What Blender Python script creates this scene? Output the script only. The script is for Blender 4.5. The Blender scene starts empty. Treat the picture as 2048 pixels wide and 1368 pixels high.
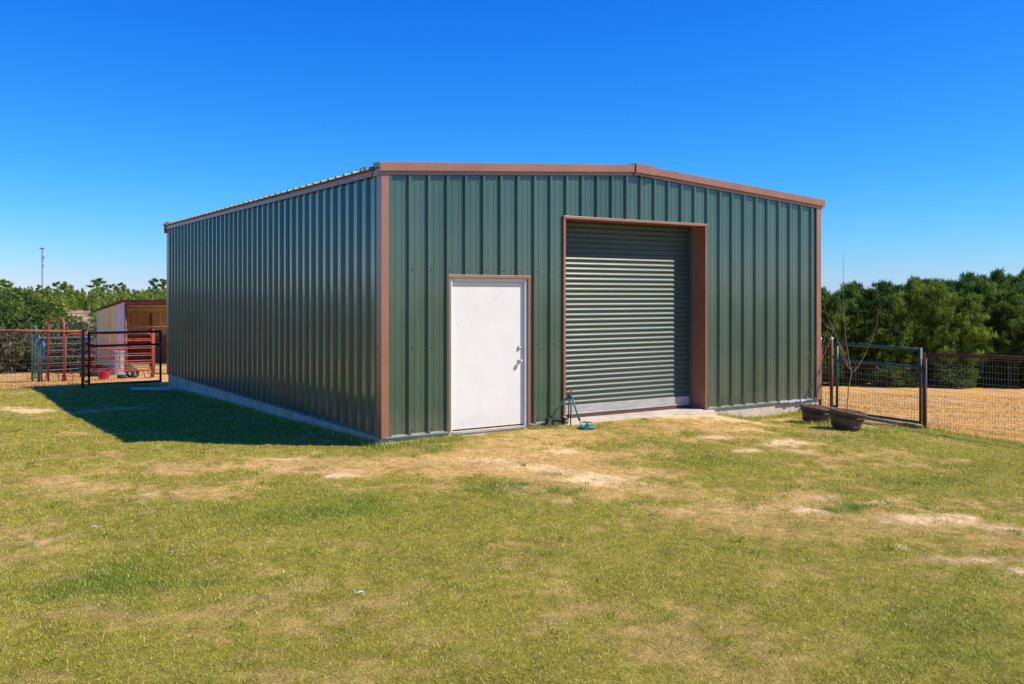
import bpy, math, random
import numpy as np
from mathutils import Vector, Matrix
R = math.radians
C = bpy.context.scene.collection
scene = bpy.context.scene

# ---------------------------------------------------------------- camera, sky, sun, exposure
EYE = 1.97
F = 1865.0
cam_d = bpy.data.cameras.new('camera'); cam = bpy.data.objects.new('camera', cam_d); C.objects.link(cam)
cam.location = (0, 0, EYE); cam.rotation_euler = (R(90), 0, 0)
cam_d.sensor_width = 36; cam_d.lens = 36 * F / 2048; cam_d.shift_y = -92 / 2048
cam_d.clip_end = 5000; cam_d.clip_start = 0.1
scene.camera = cam
scene.render.resolution_x = 1024; scene.render.resolution_y = 684

SUN_AZ = -9.0     # degrees from +X
SUN_EL = 46.0
w = bpy.data.worlds.new('World'); scene.world = w; w.use_nodes = True
nt = w.node_tree; bg = nt.nodes['Background']
sky = nt.nodes.new('ShaderNodeTexSky'); sky.sky_type = 'NISHITA'; sky.sun_disc = False
sky.sun_elevation = R(SUN_EL); sky.sun_rotation = R(90 - SUN_AZ)
sky.altitude = 0; sky.air_density = 1.15; sky.dust_density = 0.0; sky.ozone_density = 3.0
sep = nt.nodes.new('ShaderNodeSeparateColor'); cmb = nt.nodes.new('ShaderNodeCombineColor'); nt.links.new(sky.outputs[0], sep.inputs[0])
for i, (k, pw) in enumerate([(.37, 2.4), (.66, 1.35), (1.14, .72)]):      # deepens the clear blue of the sky, channel by channel
    m0 = nt.nodes.new('ShaderNodeMath'); m0.operation = 'MULTIPLY'; m0.inputs[1].default_value = .14
    m1 = nt.nodes.new('ShaderNodeMath'); m1.operation = 'POWER'; m1.inputs[1].default_value = pw
    m2 = nt.nodes.new('ShaderNodeMath'); m2.operation = 'MULTIPLY'; m2.inputs[1].default_value = k / .14
    nt.links.new(sep.outputs[i], m0.inputs[0]); nt.links.new(m0.outputs[0], m1.inputs[0]); nt.links.new(m1.outputs[0], m2.inputs[0]); nt.links.new(m2.outputs[0], cmb.inputs[i])
nt.links.new(cmb.outputs[0], bg.inputs[0])
bg.inputs[1].default_value = 0.118
sd = bpy.data.lights.new('sun', 'SUN'); so = bpy.data.objects.new('sun', sd); C.objects.link(so)
sd.energy = 5.0; sd.angle = R(0.53); sd.color = (1.0, 0.90, 0.74)
sv = Vector((math.cos(R(SUN_EL)) * math.cos(R(SUN_AZ)), math.cos(R(SUN_EL)) * math.sin(R(SUN_AZ)), math.sin(R(SUN_EL))))
so.rotation_euler = sv.to_track_quat('Z', 'Y').to_euler(); so.location = (20, -5, 20)
scene.view_settings.view_transform = 'Standard'; scene.view_settings.look = 'None'
scene.view_settings.gamma = 1.0; scene.view_settings.use_curve_mapping = False
scene.view_settings.exposure = 0.25

# ---------------------------------------------------------------- helpers
def at(px, py, Z):
    "a point of the photo at distance Z in front of the camera"
    return Vector(((px - 1024) / F * Z, Z, EYE - (py - 592) / F * Z))

def tag(o, label=None, cat=None, group=None, kind=None):
    if label: o['label'] = label
    if cat: o['category'] = cat
    if group: o['group'] = group
    if kind: o['kind'] = kind
    return o

def empty(name, loc=(0, 0, 0), rz=0.0):
    o = bpy.data.objects.new(name, None); C.objects.link(o)
    o.location = loc; o.rotation_euler = (0, 0, rz); o.empty_display_size = 0.2
    return o

def copy_tree(o, parent=None):
    c = o.copy(); C.objects.link(c); c.parent = parent
    for ch in list(o.children): copy_tree(ch, c)
    return c

class MB:
    def __init__(s): s.v = []; s.f = []
    def add(s, vs, fs):
        b = len(s.v); s.v += [tuple(p) for p in vs]; s.f += [tuple(i + b for i in f) for f in fs]
    def quad(s, a, b, c, d): s.add([a, b, c, d], [(0, 1, 2, 3)])
    def box(s, x0, x1, y0, y1, z0, z1, m=None, bev=0.0):
        vs = [(x0,y0,z0),(x1,y0,z0),(x1,y1,z0),(x0,y1,z0),(x0,y0,z1),(x1,y0,z1),(x1,y1,z1),(x0,y1,z1)]
        if m is not None: vs = [m @ Vector(p) for p in vs]
        s.add(vs, [(0,3,2,1),(4,5,6,7),(0,1,5,4),(1,2,6,5),(2,3,7,6),(3,0,4,7)])
    def tube(s, pts, r, n=8, cap=True):
        pts = [Vector(p) for p in pts]
        rr = r if isinstance(r, (list, tuple)) else [r] * len(pts)
        rings = []; prev = None
        for i, p in enumerate(pts):
            if i == 0: d = pts[1] - p
            elif i == len(pts) - 1: d = p - pts[i-1]
            else: d = (pts[i+1] - p).normalized() + (p - pts[i-1]).normalized()
            d = d.normalized() if d.length > 1e-9 else Vector((0,0,1))
            if prev is None:
                a = Vector((0,0,1)) if abs(d.z) < .9 else Vector((1,0,0))
                x = d.cross(a).normalized()
            else:
                x = (prev - d * prev.dot(d)).normalized()
            prev = x; y = d.cross(x)
            rings.append([p + (x * math.cos(2*math.pi*k/n) + y * math.sin(2*math.pi*k/n)) * rr[i] for k in range(n)])
        vs = [q for ring in rings for q in ring]; fs = []
        for i in range(len(rings) - 1):
            for k in range(n):
                a = i*n + k; b = i*n + (k+1) % n
                fs.append((a, b, b + n, a + n))
        if cap:
            fs.append(tuple(reversed(range(n)))); fs.append(tuple(range((len(rings)-1)*n, len(rings)*n)))
        s.add(vs, fs)
    def lathe(s, prof, n=32, m=None):
        vs = []; fs = []
        for (r, z) in prof:
            for k in range(n):
                a = 2*math.pi*k/n; vs.append(Vector((r*math.cos(a), r*math.sin(a), z)))
        if m is not None: vs = [m @ p for p in vs]
        for i in range(len(prof) - 1):
            for k in range(n):
                a = i*n+k; b = i*n+(k+1) % n
                fs.append((a, b, b+n, a+n))
        s.add(vs, fs)
    def sweep(s, prof, path):
        "prof: list of (a,b); path: function list giving 3d point for (a,b)"
        n = len(prof); vs = []; fs = []
        for fn in path: vs += [fn(a, b) for a, b in prof]
        for i in range(len(path)-1):
            for k in range(n-1):
                a = i*n+k; fs.append((a, a+1, a+1+n, a+n))
        s.add(vs, fs)
    def build(s, name, mat, parent=None, smooth=False, bevel=0.0):
        me = bpy.data.meshes.new(name); me.from_pydata(s.v, [], s.f); me.update()
        me.materials.append(mat)
        if smooth: me.shade_smooth()
        o = bpy.data.objects.new(name, me); C.objects.link(o)
        if parent is not None: o.parent = parent
        if bevel > 0:
            b = o.modifiers.new('bevel', 'BEVEL'); b.width = bevel; b.segments = 2; b.limit_method = 'ANGLE'
        return o

# ---------------------------------------------------------------- materials
def new_mat(name):
    m = bpy.data.materials.new(name); m.use_nodes = True
    return m, m.node_tree, m.node_tree.nodes['Principled BSDF']

def noise(nt, scale, detail=4, rough=.55, vec=None, dist=0.0):
    n = nt.nodes.new('ShaderNodeTexNoise'); n.inputs['Scale'].default_value = scale
    n.inputs['Detail'].default_value = detail; n.inputs['Roughness'].default_value = rough; n.inputs['Distortion'].default_value = dist
    if vec is not None: nt.links.new(vec, n.inputs['Vector'])
    return n

def ramp(nt, src, stops):
    r = nt.nodes.new('ShaderNodeValToRGB')
    while len(r.color_ramp.elements) < len(stops): r.color_ramp.elements.new(.5)
    for e, (p, c) in zip(r.color_ramp.elements, stops):
        e.position = p; e.color = (*c, 1) if len(c) == 3 else c
    nt.links.new(src, r.inputs[0]); return r

def mapping(nt, scale=(1,1,1), coord='Object'):
    t = nt.nodes.new('ShaderNodeTexCoord'); m = nt.nodes.new('ShaderNodeMapping'); m.inputs['Scale'].default_value = scale
    nt.links.new(t.outputs[coord], m.inputs[0]); return m.outputs[0]

def mottled(name, c1, c2, scale=3.0, rough=.6, r2=None, metallic=0.0, bump=0.0, bscale=40, stretch=(1,1,1), spec=.5, ior=1.5, coat=0.0, lo=.35, hi=.65, bdist=.01, detail=5):
    m, nt, p = new_mat(name)
    v = mapping(nt, stretch)
    n = noise(nt, scale, detail, .6, v)
    r = ramp(nt, n.outputs[0], [(lo, c1), (hi, c2)])
    nt.links.new(r.outputs[0], p.inputs['Base Color'])
    p.inputs['Roughness'].default_value = rough; p.inputs['Metallic'].default_value = metallic
    p.inputs['IOR'].default_value = ior; p.inputs['Specular IOR Level'].default_value = spec
    if coat: p.inputs['Coat Weight'].default_value = coat; p.inputs['Coat Roughness'].default_value = .15
    if r2 is not None:
        rr = nt.nodes.new('ShaderNodeMapRange'); rr.inputs[1].default_value = .3; rr.inputs[2].default_value = .7
        rr.inputs[3].default_value = rough; rr.inputs[4].default_value = r2
        nt.links.new(n.outputs[0], rr.inputs[0]); nt.links.new(rr.outputs[0], p.inputs['Roughness'])
    if bump:
        nb = noise(nt, bscale, 3 if bscale > 5 else 0, .5, v); b = nt.nodes.new('ShaderNodeBump')
        b.inputs['Strength'].default_value = bump; b.inputs['Distance'].default_value = bdist
        nt.links.new(nb.outputs[0], b.inputs['Height']); nt.links.new(b.outputs[0], p.inputs['Normal'])
    return m

def foliage_mat(name, c_dark, c_mid, c_light, scale=.8, trans=.35, attr=None):
    m, nt, p = new_mat(name)
    geo = nt.nodes.new('ShaderNodeNewGeometry'); oi = nt.nodes.new('ShaderNodeObjectInfo')
    n = noise(nt, scale, 3, .6, geo.outputs['Position'])
    add = nt.nodes.new('ShaderNodeMath'); add.operation = 'MULTIPLY_ADD'
    nt.links.new(oi.outputs['Random'], add.inputs[0]); add.inputs[1].default_value = .22; nt.links.new(n.outputs[0], add.inputs[2])
    r2 = nt.nodes.new('ShaderNodeMath'); r2.operation = 'MULTIPLY_ADD'
    nt.links.new(geo.outputs['Random Per Island'], r2.inputs[0]); r2.inputs[1].default_value = .28; nt.links.new(add.outputs[0], r2.inputs[2])
    r = ramp(nt, r2.outputs[0], [(.50, c_dark), (.70, c_mid), (.94, c_light)])
    nt.links.new(r.outputs[0], p.inputs['Base Color']); p.inputs['Roughness'].default_value = .65
    p.inputs['Specular IOR Level'].default_value = .25
    tr = nt.nodes.new('ShaderNodeBsdfTranslucent'); nt.links.new(r.outputs[0], tr.inputs[0])
    mx = nt.nodes.new('ShaderNodeMixShader'); mx.inputs[0].default_value = trans
    nt.links.new(p.outputs[0], mx.inputs[1]); nt.links.new(tr.outputs[0], mx.inputs[2])
    nt.links.new(mx.outputs[0], nt.nodes['Material Output'].inputs[0])
    return m

M = {}
def panel_paint():
    m, nt, p = new_mat('green_painted_steel')
    tc = nt.nodes.new('ShaderNodeTexCoord'); sp = nt.nodes.new('ShaderNodeSeparateXYZ'); nt.links.new(tc.outputs['Object'], sp.inputs[0])
    def mth(op, a, b=None, c=None):
        n = nt.nodes.new('ShaderNodeMath'); n.operation = op
        for i, q in enumerate((a, b, c)):
            if q is None: continue
            if isinstance(q, (int, float)): n.inputs[i].default_value = q
            else: nt.links.new(q, n.inputs[i])
        return n.outputs[0]
    v = mapping(nt, (1, 1, .25)); n1 = noise(nt, 1.4, 5, .6, v); n2 = noise(nt, 16, 4, .65, mapping(nt, (1, 1, .12)))
    sheet = nt.nodes.new('ShaderNodeTexWhiteNoise'); sheet.noise_dimensions = '1D'; nt.links.new(mth('FLOOR', mth('DIVIDE', mth('ADD', mth('ADD', sp.outputs[0], sp.outputs[1]), .2), .9144)), sheet.inputs['W'])
    k = mth('ADD', mth('ADD', mth('MULTIPLY', n1.outputs[0], .6), mth('MULTIPLY', n2.outputs[0], .25)), mth('MULTIPLY', sheet.outputs[0], .18))
    r = ramp(nt, k, [(.32, (.042,.082,.054)), (.75, (.074,.124,.084))])
    # splashed mud and dust low on the sheets, thin chalky runs higher up
    dz = mth('SUBTRACT', mth('MULTIPLY', n2.outputs[0], .9), mth('MULTIPLY', sp.outputs[2], 1.25))
    mr = nt.nodes.new('ShaderNodeMapRange'); mr.inputs[1].default_value = .02; mr.inputs[2].default_value = .48; mr.inputs[4].default_value = .34; nt.links.new(dz, mr.inputs[0])
    mx = nt.nodes.new('ShaderNodeMix'); mx.data_type = 'RGBA'; nt.links.new(mr.outputs[0], mx.inputs[0]); nt.links.new(r.outputs[0], mx.inputs[6]); mx.inputs[7].default_value = (.20,.16,.10,1)
    nt.links.new(mx.outputs[2], p.inputs['Base Color'])
    p.inputs['Roughness'].default_value = .30; p.inputs['IOR'].default_value = 1.5
    p.inputs['Coat Weight'].default_value = 1.0; p.inputs['Coat IOR'].default_value = 1.56; p.inputs['Specular IOR Level'].default_value = .3
    cr = nt.nodes.new('ShaderNodeMapRange'); cr.inputs[1].default_value = .3; cr.inputs[2].default_value = .7; cr.inputs[3].default_value = .07; cr.inputs[4].default_value = .16; nt.links.new(n1.outputs[0], cr.inputs[0]); nt.links.new(cr.outputs[0], p.inputs['Coat Roughness'])
    nb = noise(nt, .8, 0, .5, mapping(nt, (1, 1, .3))); b = nt.nodes.new('ShaderNodeBump'); b.inputs['Strength'].default_value = .06; b.inputs['Distance'].default_value = .004
    nt.links.new(nb.outputs[0], b.inputs['Height']); nt.links.new(b.outputs[0], p.inputs['Normal']); nt.links.new(b.outputs[0], p.inputs['Coat Normal'])
    return m
M['green_panel'] = panel_paint()
M['green_side'] = M['green_panel']
M['green_roll'] = mottled('green_roller_steel', (.042,.072,.056), (.052,.086,.066), 2.0, .40, .48, stretch=(1,1,1), ior=1.5)
M['brown'] = mottled('brown_painted_steel', (.29,.118,.062), (.35,.150,.082), 2.5, .26, .34, stretch=(1,1,.5), bump=.1, bscale=2, bdist=.004, ior=1.8)
M['roofing'] = mottled('galvanised_roofing', (.22,.19,.13), (.30,.26,.18), 3, .4, .5, metallic=.3)
M['base_trim'] = mottled('pale_green_flashing', (.13,.18,.14), (.22,.27,.22), 6, .35, .5)
M['white_door'] = mottled('white_painted_door', (.74,.73,.69), (.78,.77,.73), 2.5, .4, .5)
_nt = M['white_door'].node_tree; _p = _nt.nodes['Principled BSDF']; _l = _p.inputs['Base Color'].links[0].from_socket
_n = noise(_nt, 7, 6, .75, mapping(_nt, (1, 1, 1))); _r = ramp(_nt, _n.outputs[0], [(.60, (1,1,1)), (.72, (.80,.77,.72))])
_tc = _nt.nodes.new('ShaderNodeTexCoord'); _sx = _nt.nodes.new('ShaderNodeSeparateXYZ'); _nt.links.new(_tc.outputs['Object'], _sx.inputs[0])
_mr = _nt.nodes.new('ShaderNodeMapRange'); _mr.inputs[1].default_value = .0; _mr.inputs[2].default_value = .30; _mr.inputs[3].default_value = .35; _mr.inputs[4].default_value = 0; _nt.links.new(_sx.outputs[2], _mr.inputs[0])
_m1 = _nt.nodes.new('ShaderNodeMix'); _m1.data_type = 'RGBA'; _m1.blend_type = 'MULTIPLY'; _m1.inputs[0].default_value = .8; _nt.links.new(_l, _m1.inputs[6]); _nt.links.new(_r.outputs[0], _m1.inputs[7])
_mu = _nt.nodes.new('ShaderNodeMath'); _mu.operation = 'MULTIPLY'; _nt.links.new(_mr.outputs[0], _mu.inputs[0]); _nt.links.new(_n.outputs[0], _mu.inputs[1])
_m2 = _nt.nodes.new('ShaderNodeMix'); _m2.data_type = 'RGBA'; _nt.links.new(_mu.outputs[0], _m2.inputs[0]); _nt.links.new(_m1.outputs[2], _m2.inputs[6]); _m2.inputs[7].default_value = (.42,.33,.2,1); _nt.links.new(_m2.outputs[2], _p.inputs['Base Color'])
M['white_frame'] = mottled('white_painted_frame', (.70,.71,.72), (.78,.78,.78), 4, .4, .5)
M['chrome'] = mottled('satin_nickel', (.55,.53,.50), (.7,.68,.65), 10, .22, .3, metallic=1.0)
M['rubber'] = mottled('black_rubber', (.02,.02,.022), (.035,.035,.035), 8, .7)
M['grey_bar'] = mottled('bottom_bar_aluminium', (.36,.34,.31), (.50,.47,.43), 4, .45, .55, metallic=.1, stretch=(1,1,6))
M['screw'] = mottled('screw_head', (.006,.010,.009), (.02,.025,.022), 30, .5)

def concrete():
    m, nt, p = new_mat('weathered_concrete')
    v = mapping(nt, (1,1,1)); n = noise(nt, 2.2, 8, .7, v); n2 = noise(nt, 45, 4, .7, v)
    r = ramp(nt, n.outputs[0], [(.3, (.42,.34,.25)), (.5, (.64,.54,.41)), (.7, (.76,.66,.52))])
    mx = nt.nodes.new('ShaderNodeMix'); mx.data_type = 'RGBA'; mx.blend_type = 'MULTIPLY'; mx.inputs[0].default_value = .6
    r2 = ramp(nt, n2.outputs[0], [(.35, (.55,.55,.55)), (.6, (1,1,1))])
    nt.links.new(r.outputs[0], mx.inputs[6]); nt.links.new(r2.outputs[0], mx.inputs[7])
    # honeycomb pits and a dirt line close to the soil
    nt.links.new(mx.outputs[2], p.inputs['Base Color']); p.inputs['Roughness'].default_value = .9
    b = nt.nodes.new('ShaderNodeBump'); b.inputs['Strength'].default_value = .5; b.inputs['Distance'].default_value = .01
    nt.links.new(n2.outputs[0], b.inputs['Height']); nt.links.new(b.outputs[0], p.inputs['Normal'])
    return m
M['concrete'] = concrete()
M['rust_pipe'] = mottled('rusty_pipe', (.16,.045,.022), (.34,.12,.06), 9, .65, .8, stretch=(1,1,1), bump=.2, bscale=60, bdist=.002)
M['rust_dark'] = mottled('dark_rusty_pipe', (.07,.022,.015), (.17,.055,.03), 8, .6, .8)
M['wire'] = mottled('galvanised_wire', (.13,.12,.10), (.24,.22,.18), 10, .5, .6, metallic=.4)
M['black_metal'] = mottled('black_painted_tube', (.008,.008,.009), (.018,.018,.018), 6, .4)
M['green_tube'] = mottled('dark_green_painted_tube', (.008,.050,.040), (.02,.09,.07), 6, .35, .45)
M['red_tube'] = mottled('red_painted_tube', (.28,.040,.030), (.42,.085,.06), 5, .45, .6)
M['teal_tube'] = mottled('faded_green_tube', (.04,.12,.11), (.08,.20,.17), 5, .5)
M['blue_cloth'] = mottled('blue_webbing', (.01,.12,.35), (.02,.22,.5), 9, .8)
M['red_plastic'] = mottled('red_plastic', (.42,.012,.03), (.5,.025,.05), 5, .4)
M['black_plastic'] = mottled('black_plastic', (.012,.012,.013), (.03,.03,.03), 6, .5)
M['white_plastic'] = mottled('white_plastic', (.55,.55,.62), (.7,.7,.74), 4, .5)
M['teal_paint'] = mottled('teal_painted_metal', (.0,.16,.15), (.01,.27,.25), 12, .35, .5)
M['teal_plastic'] = mottled('teal_plastic', (.0,.20,.24), (.0,.30,.34), 12, .35)
M['brass'] = mottled('worn_brass', (.30,.17,.05), (.55,.36,.14), 40, .35, metallic=.9)
M['shed_tan'] = mottled('tan_steel_sheet', (.72,.56,.22), (.85,.70,.32), 1.5, .5, stretch=(1,1,.3))
M['shed_white'] = mottled('pale_steel_sheet', (.60,.58,.62), (.72,.70,.74), 1.5, .5, stretch=(1,1,.3))
M['shed_inner'] = mottled('inner_sheet', (.56,.40,.27), (.68,.50,.35), 2, .6)
M['kickboard'] = mottled('stained_plywood', (.17,.075,.045), (.27,.13,.08), 3, .8, stretch=(1,1,4))
M['wood'] = mottled('grey_weathered_wood', (.22,.17,.12), (.36,.28,.2), 12, .85, stretch=(.3,3,3), bump=.4, bscale=40, bdist=.003)
M['barrel'] = mottled('brown_barrel_plastic', (.085,.048,.034), (.14,.085,.06), 7, .5, .65, stretch=(1,1,.25), bump=.35, bscale=26, bdist=.004)
M['barrel_hoop'] = mottled('dark_hoop', (.03,.020,.016), (.05,.035,.028), 9, .45)
M['soil'] = mottled('bark_mulch', (.10,.045,.025), (.36,.20,.13), 45, .95, bump=1, bscale=60, bdist=.02)
M['sapling_bark'] = mottled('sapling_bark', (.20,.10,.065), (.38,.24,.16), 25, .7)
M['bark'] = mottled('pine_bark', (.07,.045,.03), (.18,.12,.085), 6, .95, stretch=(3,3,.6), bump=.6, bscale=12, bdist=.03)
M['needles'] = foliage_mat('pine_needles', (.018,.045,.009), (.068,.140,.020), (.25,.37,.050), .9)
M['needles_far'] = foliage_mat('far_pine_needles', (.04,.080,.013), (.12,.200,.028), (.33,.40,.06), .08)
M['leaves'] = foliage_mat('oak_leaves', (.030,.065,.012), (.080,.135,.022), (.17,.25,.04), .5)
M['dry_bush'] = foliage_mat('dry_brush', (.07,.085,.03), (.13,.14,.055), (.21,.21,.10), .8)
M['tower'] = mottled('tower_steel', (.30,.31,.33), (.42,.42,.44), 3, .6, metallic=.2)

# ---------------------------------------------------------------- terrain height
TH = R(33.0)
U = Vector((math.cos(TH), math.sin(TH), 0)); V = Vector((-math.sin(TH), math.cos(TH), 0))
P0 = Vector((-1.79, 12.94, 0)); W = 9.14; L = 12.6
def bl(x, y, z=0): return P0 + U * x + V * y + Vector((0, 0, z))
ctrl = []
def cp(p, z): ctrl.append((p[0], p[1], z))
cp(bl(0,0), -.12); cp(bl(1.0,-.1), -.085); cp(bl(1.75,-.1), -.055); cp(bl(2.7,-.1), -.06); cp(bl(3.6,-.15), -.05); cp(bl(5.2,-.15), -.045)
cp(bl(6.2,-.1), -.10); cp(bl(7.2,-.1), -.25); cp(bl(8.2,-.1), -.24); cp(bl(9.14,0), -.24); cp(bl(9.2,3), -.4)
cp(bl(0,3), -.17); cp(bl(0,6), -.22); cp(bl(0,9), -.28); cp(bl(0,12.6), -.34); cp(bl(5,6), -.25)
cp((-5.3,13.5), -.14); cp((-3,9), -.15); cp((0,5), -.18); cp((0,0), -.2); cp((4,9), -.17); cp((2.5,12.5), -.13); cp((5.4,14.5), -.2); cp((-8,8), -.2); cp((8,8), -.22)
cp((5.6,15.7), -.25); cp((5.4,16.8), -.28); cp((7.3,16.5), -.38); cp((6.5,18.7), -.44); cp((8.3,15.2), -.46); cp((8,11.2), -.30); cp((9.8,13.4), -.52)
cp((-9,23.4), -.28); cp((-12.3,22.3), -.27); cp((-8.5,18), -.25); cp((-11,15), -.2); cp((-12,29), -.5); cp((9,22), -.8); cp((12,26), -1.15); cp((-20,20), -.4); cp((0,30), -.8)
CA = np.array(ctrl)
def _k(d2): return .5 * d2 * np.log(d2 + 1e-9)
def _fit():
    n = len(CA); X = CA[:, :2]
    D = ((X[:, None] - X[None])**2).sum(-1); K = _k(D) + np.eye(n) * .02
    Pm = np.hstack([np.ones((n, 1)), X]); A = np.zeros((n+3, n+3)); A[:n,:n] = K; A[:n,n:] = Pm; A[n:,:n] = Pm.T
    return np.linalg.solve(A, np.concatenate([CA[:, 2], np.zeros(3)]))
WT = _fit()
def sstep(a, b, x):
    t = np.clip((x - a) / (b - a), 0, 1); return t*t*(3-2*t)
def gz(x, y):
    x = np.asarray(x, float); y = np.asarray(y, float); sh = x.shape; xf = x.ravel(); yf = y.ravel()
    r = np.hypot(xf, yf); out = np.zeros_like(xf)
    rl = np.interp(r, [0, 22, 25, 42, 100, 220, 400, 3000], [-.2, -.27, -.35, -1.15, -5, -6.5, -1.5, -1.5])
    rr = np.interp(r, [0, 17, 25, 58, 100, 400, 3000], [-.2, -.45, -1.0, -3.4, -4.6, -2.5, -2.5])
    s = sstep(-.15, .25, np.where(yf > 0, xf / np.maximum(np.hypot(xf, yf), .1), np.sign(xf) * .2))
    far = rl * (1 - s) + rr * s
    nearm = r < 34
    if nearm.any():
        xn = xf[nearm]; yn = yf[nearm]; z = WT[-3] + WT[-2]*xn + WT[-1]*yn
        for i in range(len(CA)): z = z + WT[i] * _k((xn-CA[i,0])**2 + (yn-CA[i,1])**2)
        wgt = sstep(21, 33, r[nearm]); out[nearm] = np.clip(z, -2, .1) * (1-wgt) + far[nearm] * wgt
    out[~nearm] = far[~nearm]
    return out.reshape(sh)
def gzs(x, y): return float(gz(np.array([x]), np.array([y]))[0])

# ---------------------------------------------------------------- value noise + ground cover map
_rs = np.random.RandomState(5); _tab = _rs.rand(256, 256)
def vnoise(x, y, s, ox=0, oy=0):
    x = x / s + ox; y = y / s + oy; xi = np.floor(x).astype(int); yi = np.floor(y).astype(int); fx = x - xi; fy = y - yi
    fx = fx*fx*(3-2*fx); fy = fy*fy*(3-2*fy); T = _tab
    a = T[xi % 256, yi % 256]; b = T[(xi+1) % 256, yi % 256]; c = T[xi % 256, (yi+1) % 256]; d = T[(xi+1) % 256, (yi+1) % 256]
    return (a*(1-fx)+b*fx)*(1-fy) + (c*(1-fx)+d*fx)*fy
def fbm(x, y, s, o=4, seed=0):
    t = 0; a = 1; n = 0
    for i in range(o): t = t + a*vnoise(x, y, s, 13.7*seed+i*5.1, 7.3*seed+i*3.9); n += a; a *= .55; s /= 2.1
    return t / n
# bare / dry / lush patches where the photo has them (centre and radii in the photo, laid on the ground)
SAND = [(980,925,110,9,.55),(1190,957,62,9,1.2),(1080,940,100,7,.6),(1420,842,120,11,1.0),(1330,838,80,10,.8),(1130,912,60,5,.6),(1000,890,60,6,.6),(1560,889,55,7,1.1),(1600,905,60,6,.8),(1430,881,45,4,1.1),(1500,905,35,5,.8),(1500,865,90,6,.5),
        (1600,1018,90,9,.6),(1880,1033,95,12,1.2),(1990,1055,70,10,.7),(1800,1087,32,6,1.1),(1950,1115,110,15,.7),(2030,1140,60,10,.8),(260,985,95,9,.8),(672,955,34,5,1.2),(45,812,60,6,1.2),(180,815,50,4,.7),(250,806,80,5,.6),
        (60,1075,90,15,.5),(560,920,60,5,.5),(600,942,110,7,.5),(1290,965,100,16,.6),(1420,1020,140,12,.5),(1650,990,60,5,.6),(1040,905,60,5,.5),(1560,850,40,8,.6),(1130,1000,60,8,.4),(1740,1000,60,5,.8),(120,860,40,4,.4),(1330,1060,80,8,.3)]
DRY = [(1000,925,220,35,1.1),(1250,965,170,34,1.1),(1450,1025,260,36,.95),(1450,858,210,28,1.0),(1120,880,110,16,.6),(1640,905,180,20,.5),(1850,1055,230,40,.7),(1950,1120,180,30,.7),(600,935,260,18,.7),(300,985,160,18,.8),(60,1080,200,40,.8),
       (60,960,150,25,.45),(1000,1280,420,70,.22),(650,1230,220,60,.16),(1300,1330,300,60,.16),(1560,1250,150,60,.3),(1050,1100,260,40,.3),(550,1100,200,40,.15),(150,940,160,20,.4),(1600,985,90,14,.5)]
LUSH = [(1090,975,150,16,1.0),(850,905,95,16,.9),(1350,895,130,20,.9),(1440,925,150,14,.7),(1690,1010,70,12,1.0),(1950,930,120,24,.8),(1620,1120,230,30,.5),(700,1010,160,34,.6),(500,1030,200,24,.4),(280,1180,200,45,.6),
        (1900,1180,200,90,.6),(1500,1200,150,50,.55),(200,870,260,34,.5),(500,905,200,12,.4),(1700,870,150,14,.5),(1300,870,90,10,.5),(1780,960,160,18,.5),(1500,1060,60,10,.3),(1850,1320,200,70,.5),(930,1290,90,25,.4),(150,1330,130,40,.4)]
def blobs(x, y, lst):
    yy = np.maximum(y, 2.0); px = 1024 + F * x / yy; py = 592 + F * (EYE + .15) / yy
    wx = (fbm(x, y, .9, 3, 3) - .5) * 1.1; wy = (fbm(x, y, .7, 3, 4) - .5) * 1.1
    t = np.zeros_like(x)
    for (cx, cy, rx, ry, a) in lst:
        t += a * np.exp(-(((px-cx)/rx + wx)**2 + ((py-cy)/ry + wy)**2) * 1.0)
    return t
def field_mask(x, y):
    lf = sstep(-.25, .35, y - (22.45 + .09 * (x + 12.3)) + (fbm(x, y, 1.2, 3, 9)-.5)*1.0) * (x < 4)
    e = np.where(y < 16.5, 7.30 + (16.5-y)*.77, 7.30 - (y-16.5)*.5)
    rf = sstep(-.15, .45, x - e + (fbm(x, y, .8, 3, 8)-.5)*.9)
    return np.clip(lf + rf, 0, 1)
def cover(x, y):
    "returns sand, dry, lush, field in 0..1"
    n1 = fbm(x, y, 2.4, 5, 1); n2 = fbm(x, y, .55, 4, 2); n3 = fbm(x, y, .16, 3, 6)
    sb = blobs(x, y, SAND); sand = sb*(1 + (n2-.5)*1.6 + (n3-.5)*2.2) + (n1-.62)*.6*(n3 > .55)
    dry = blobs(x, y, DRY) + (n1-.56)*1.1 + (n2-.5)*1.5 + (n3-.5)*1.6
    lush = blobs(x, y, LUSH) + (fbm(x, y, 1.6, 4, 7)-.55)*1.5 + (n3-.5)*.4
    return sstep(.22, 1.05, sand), sstep(.0, .95, dry), sstep(.2, .95, lush), field_mask(x, y)
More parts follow.
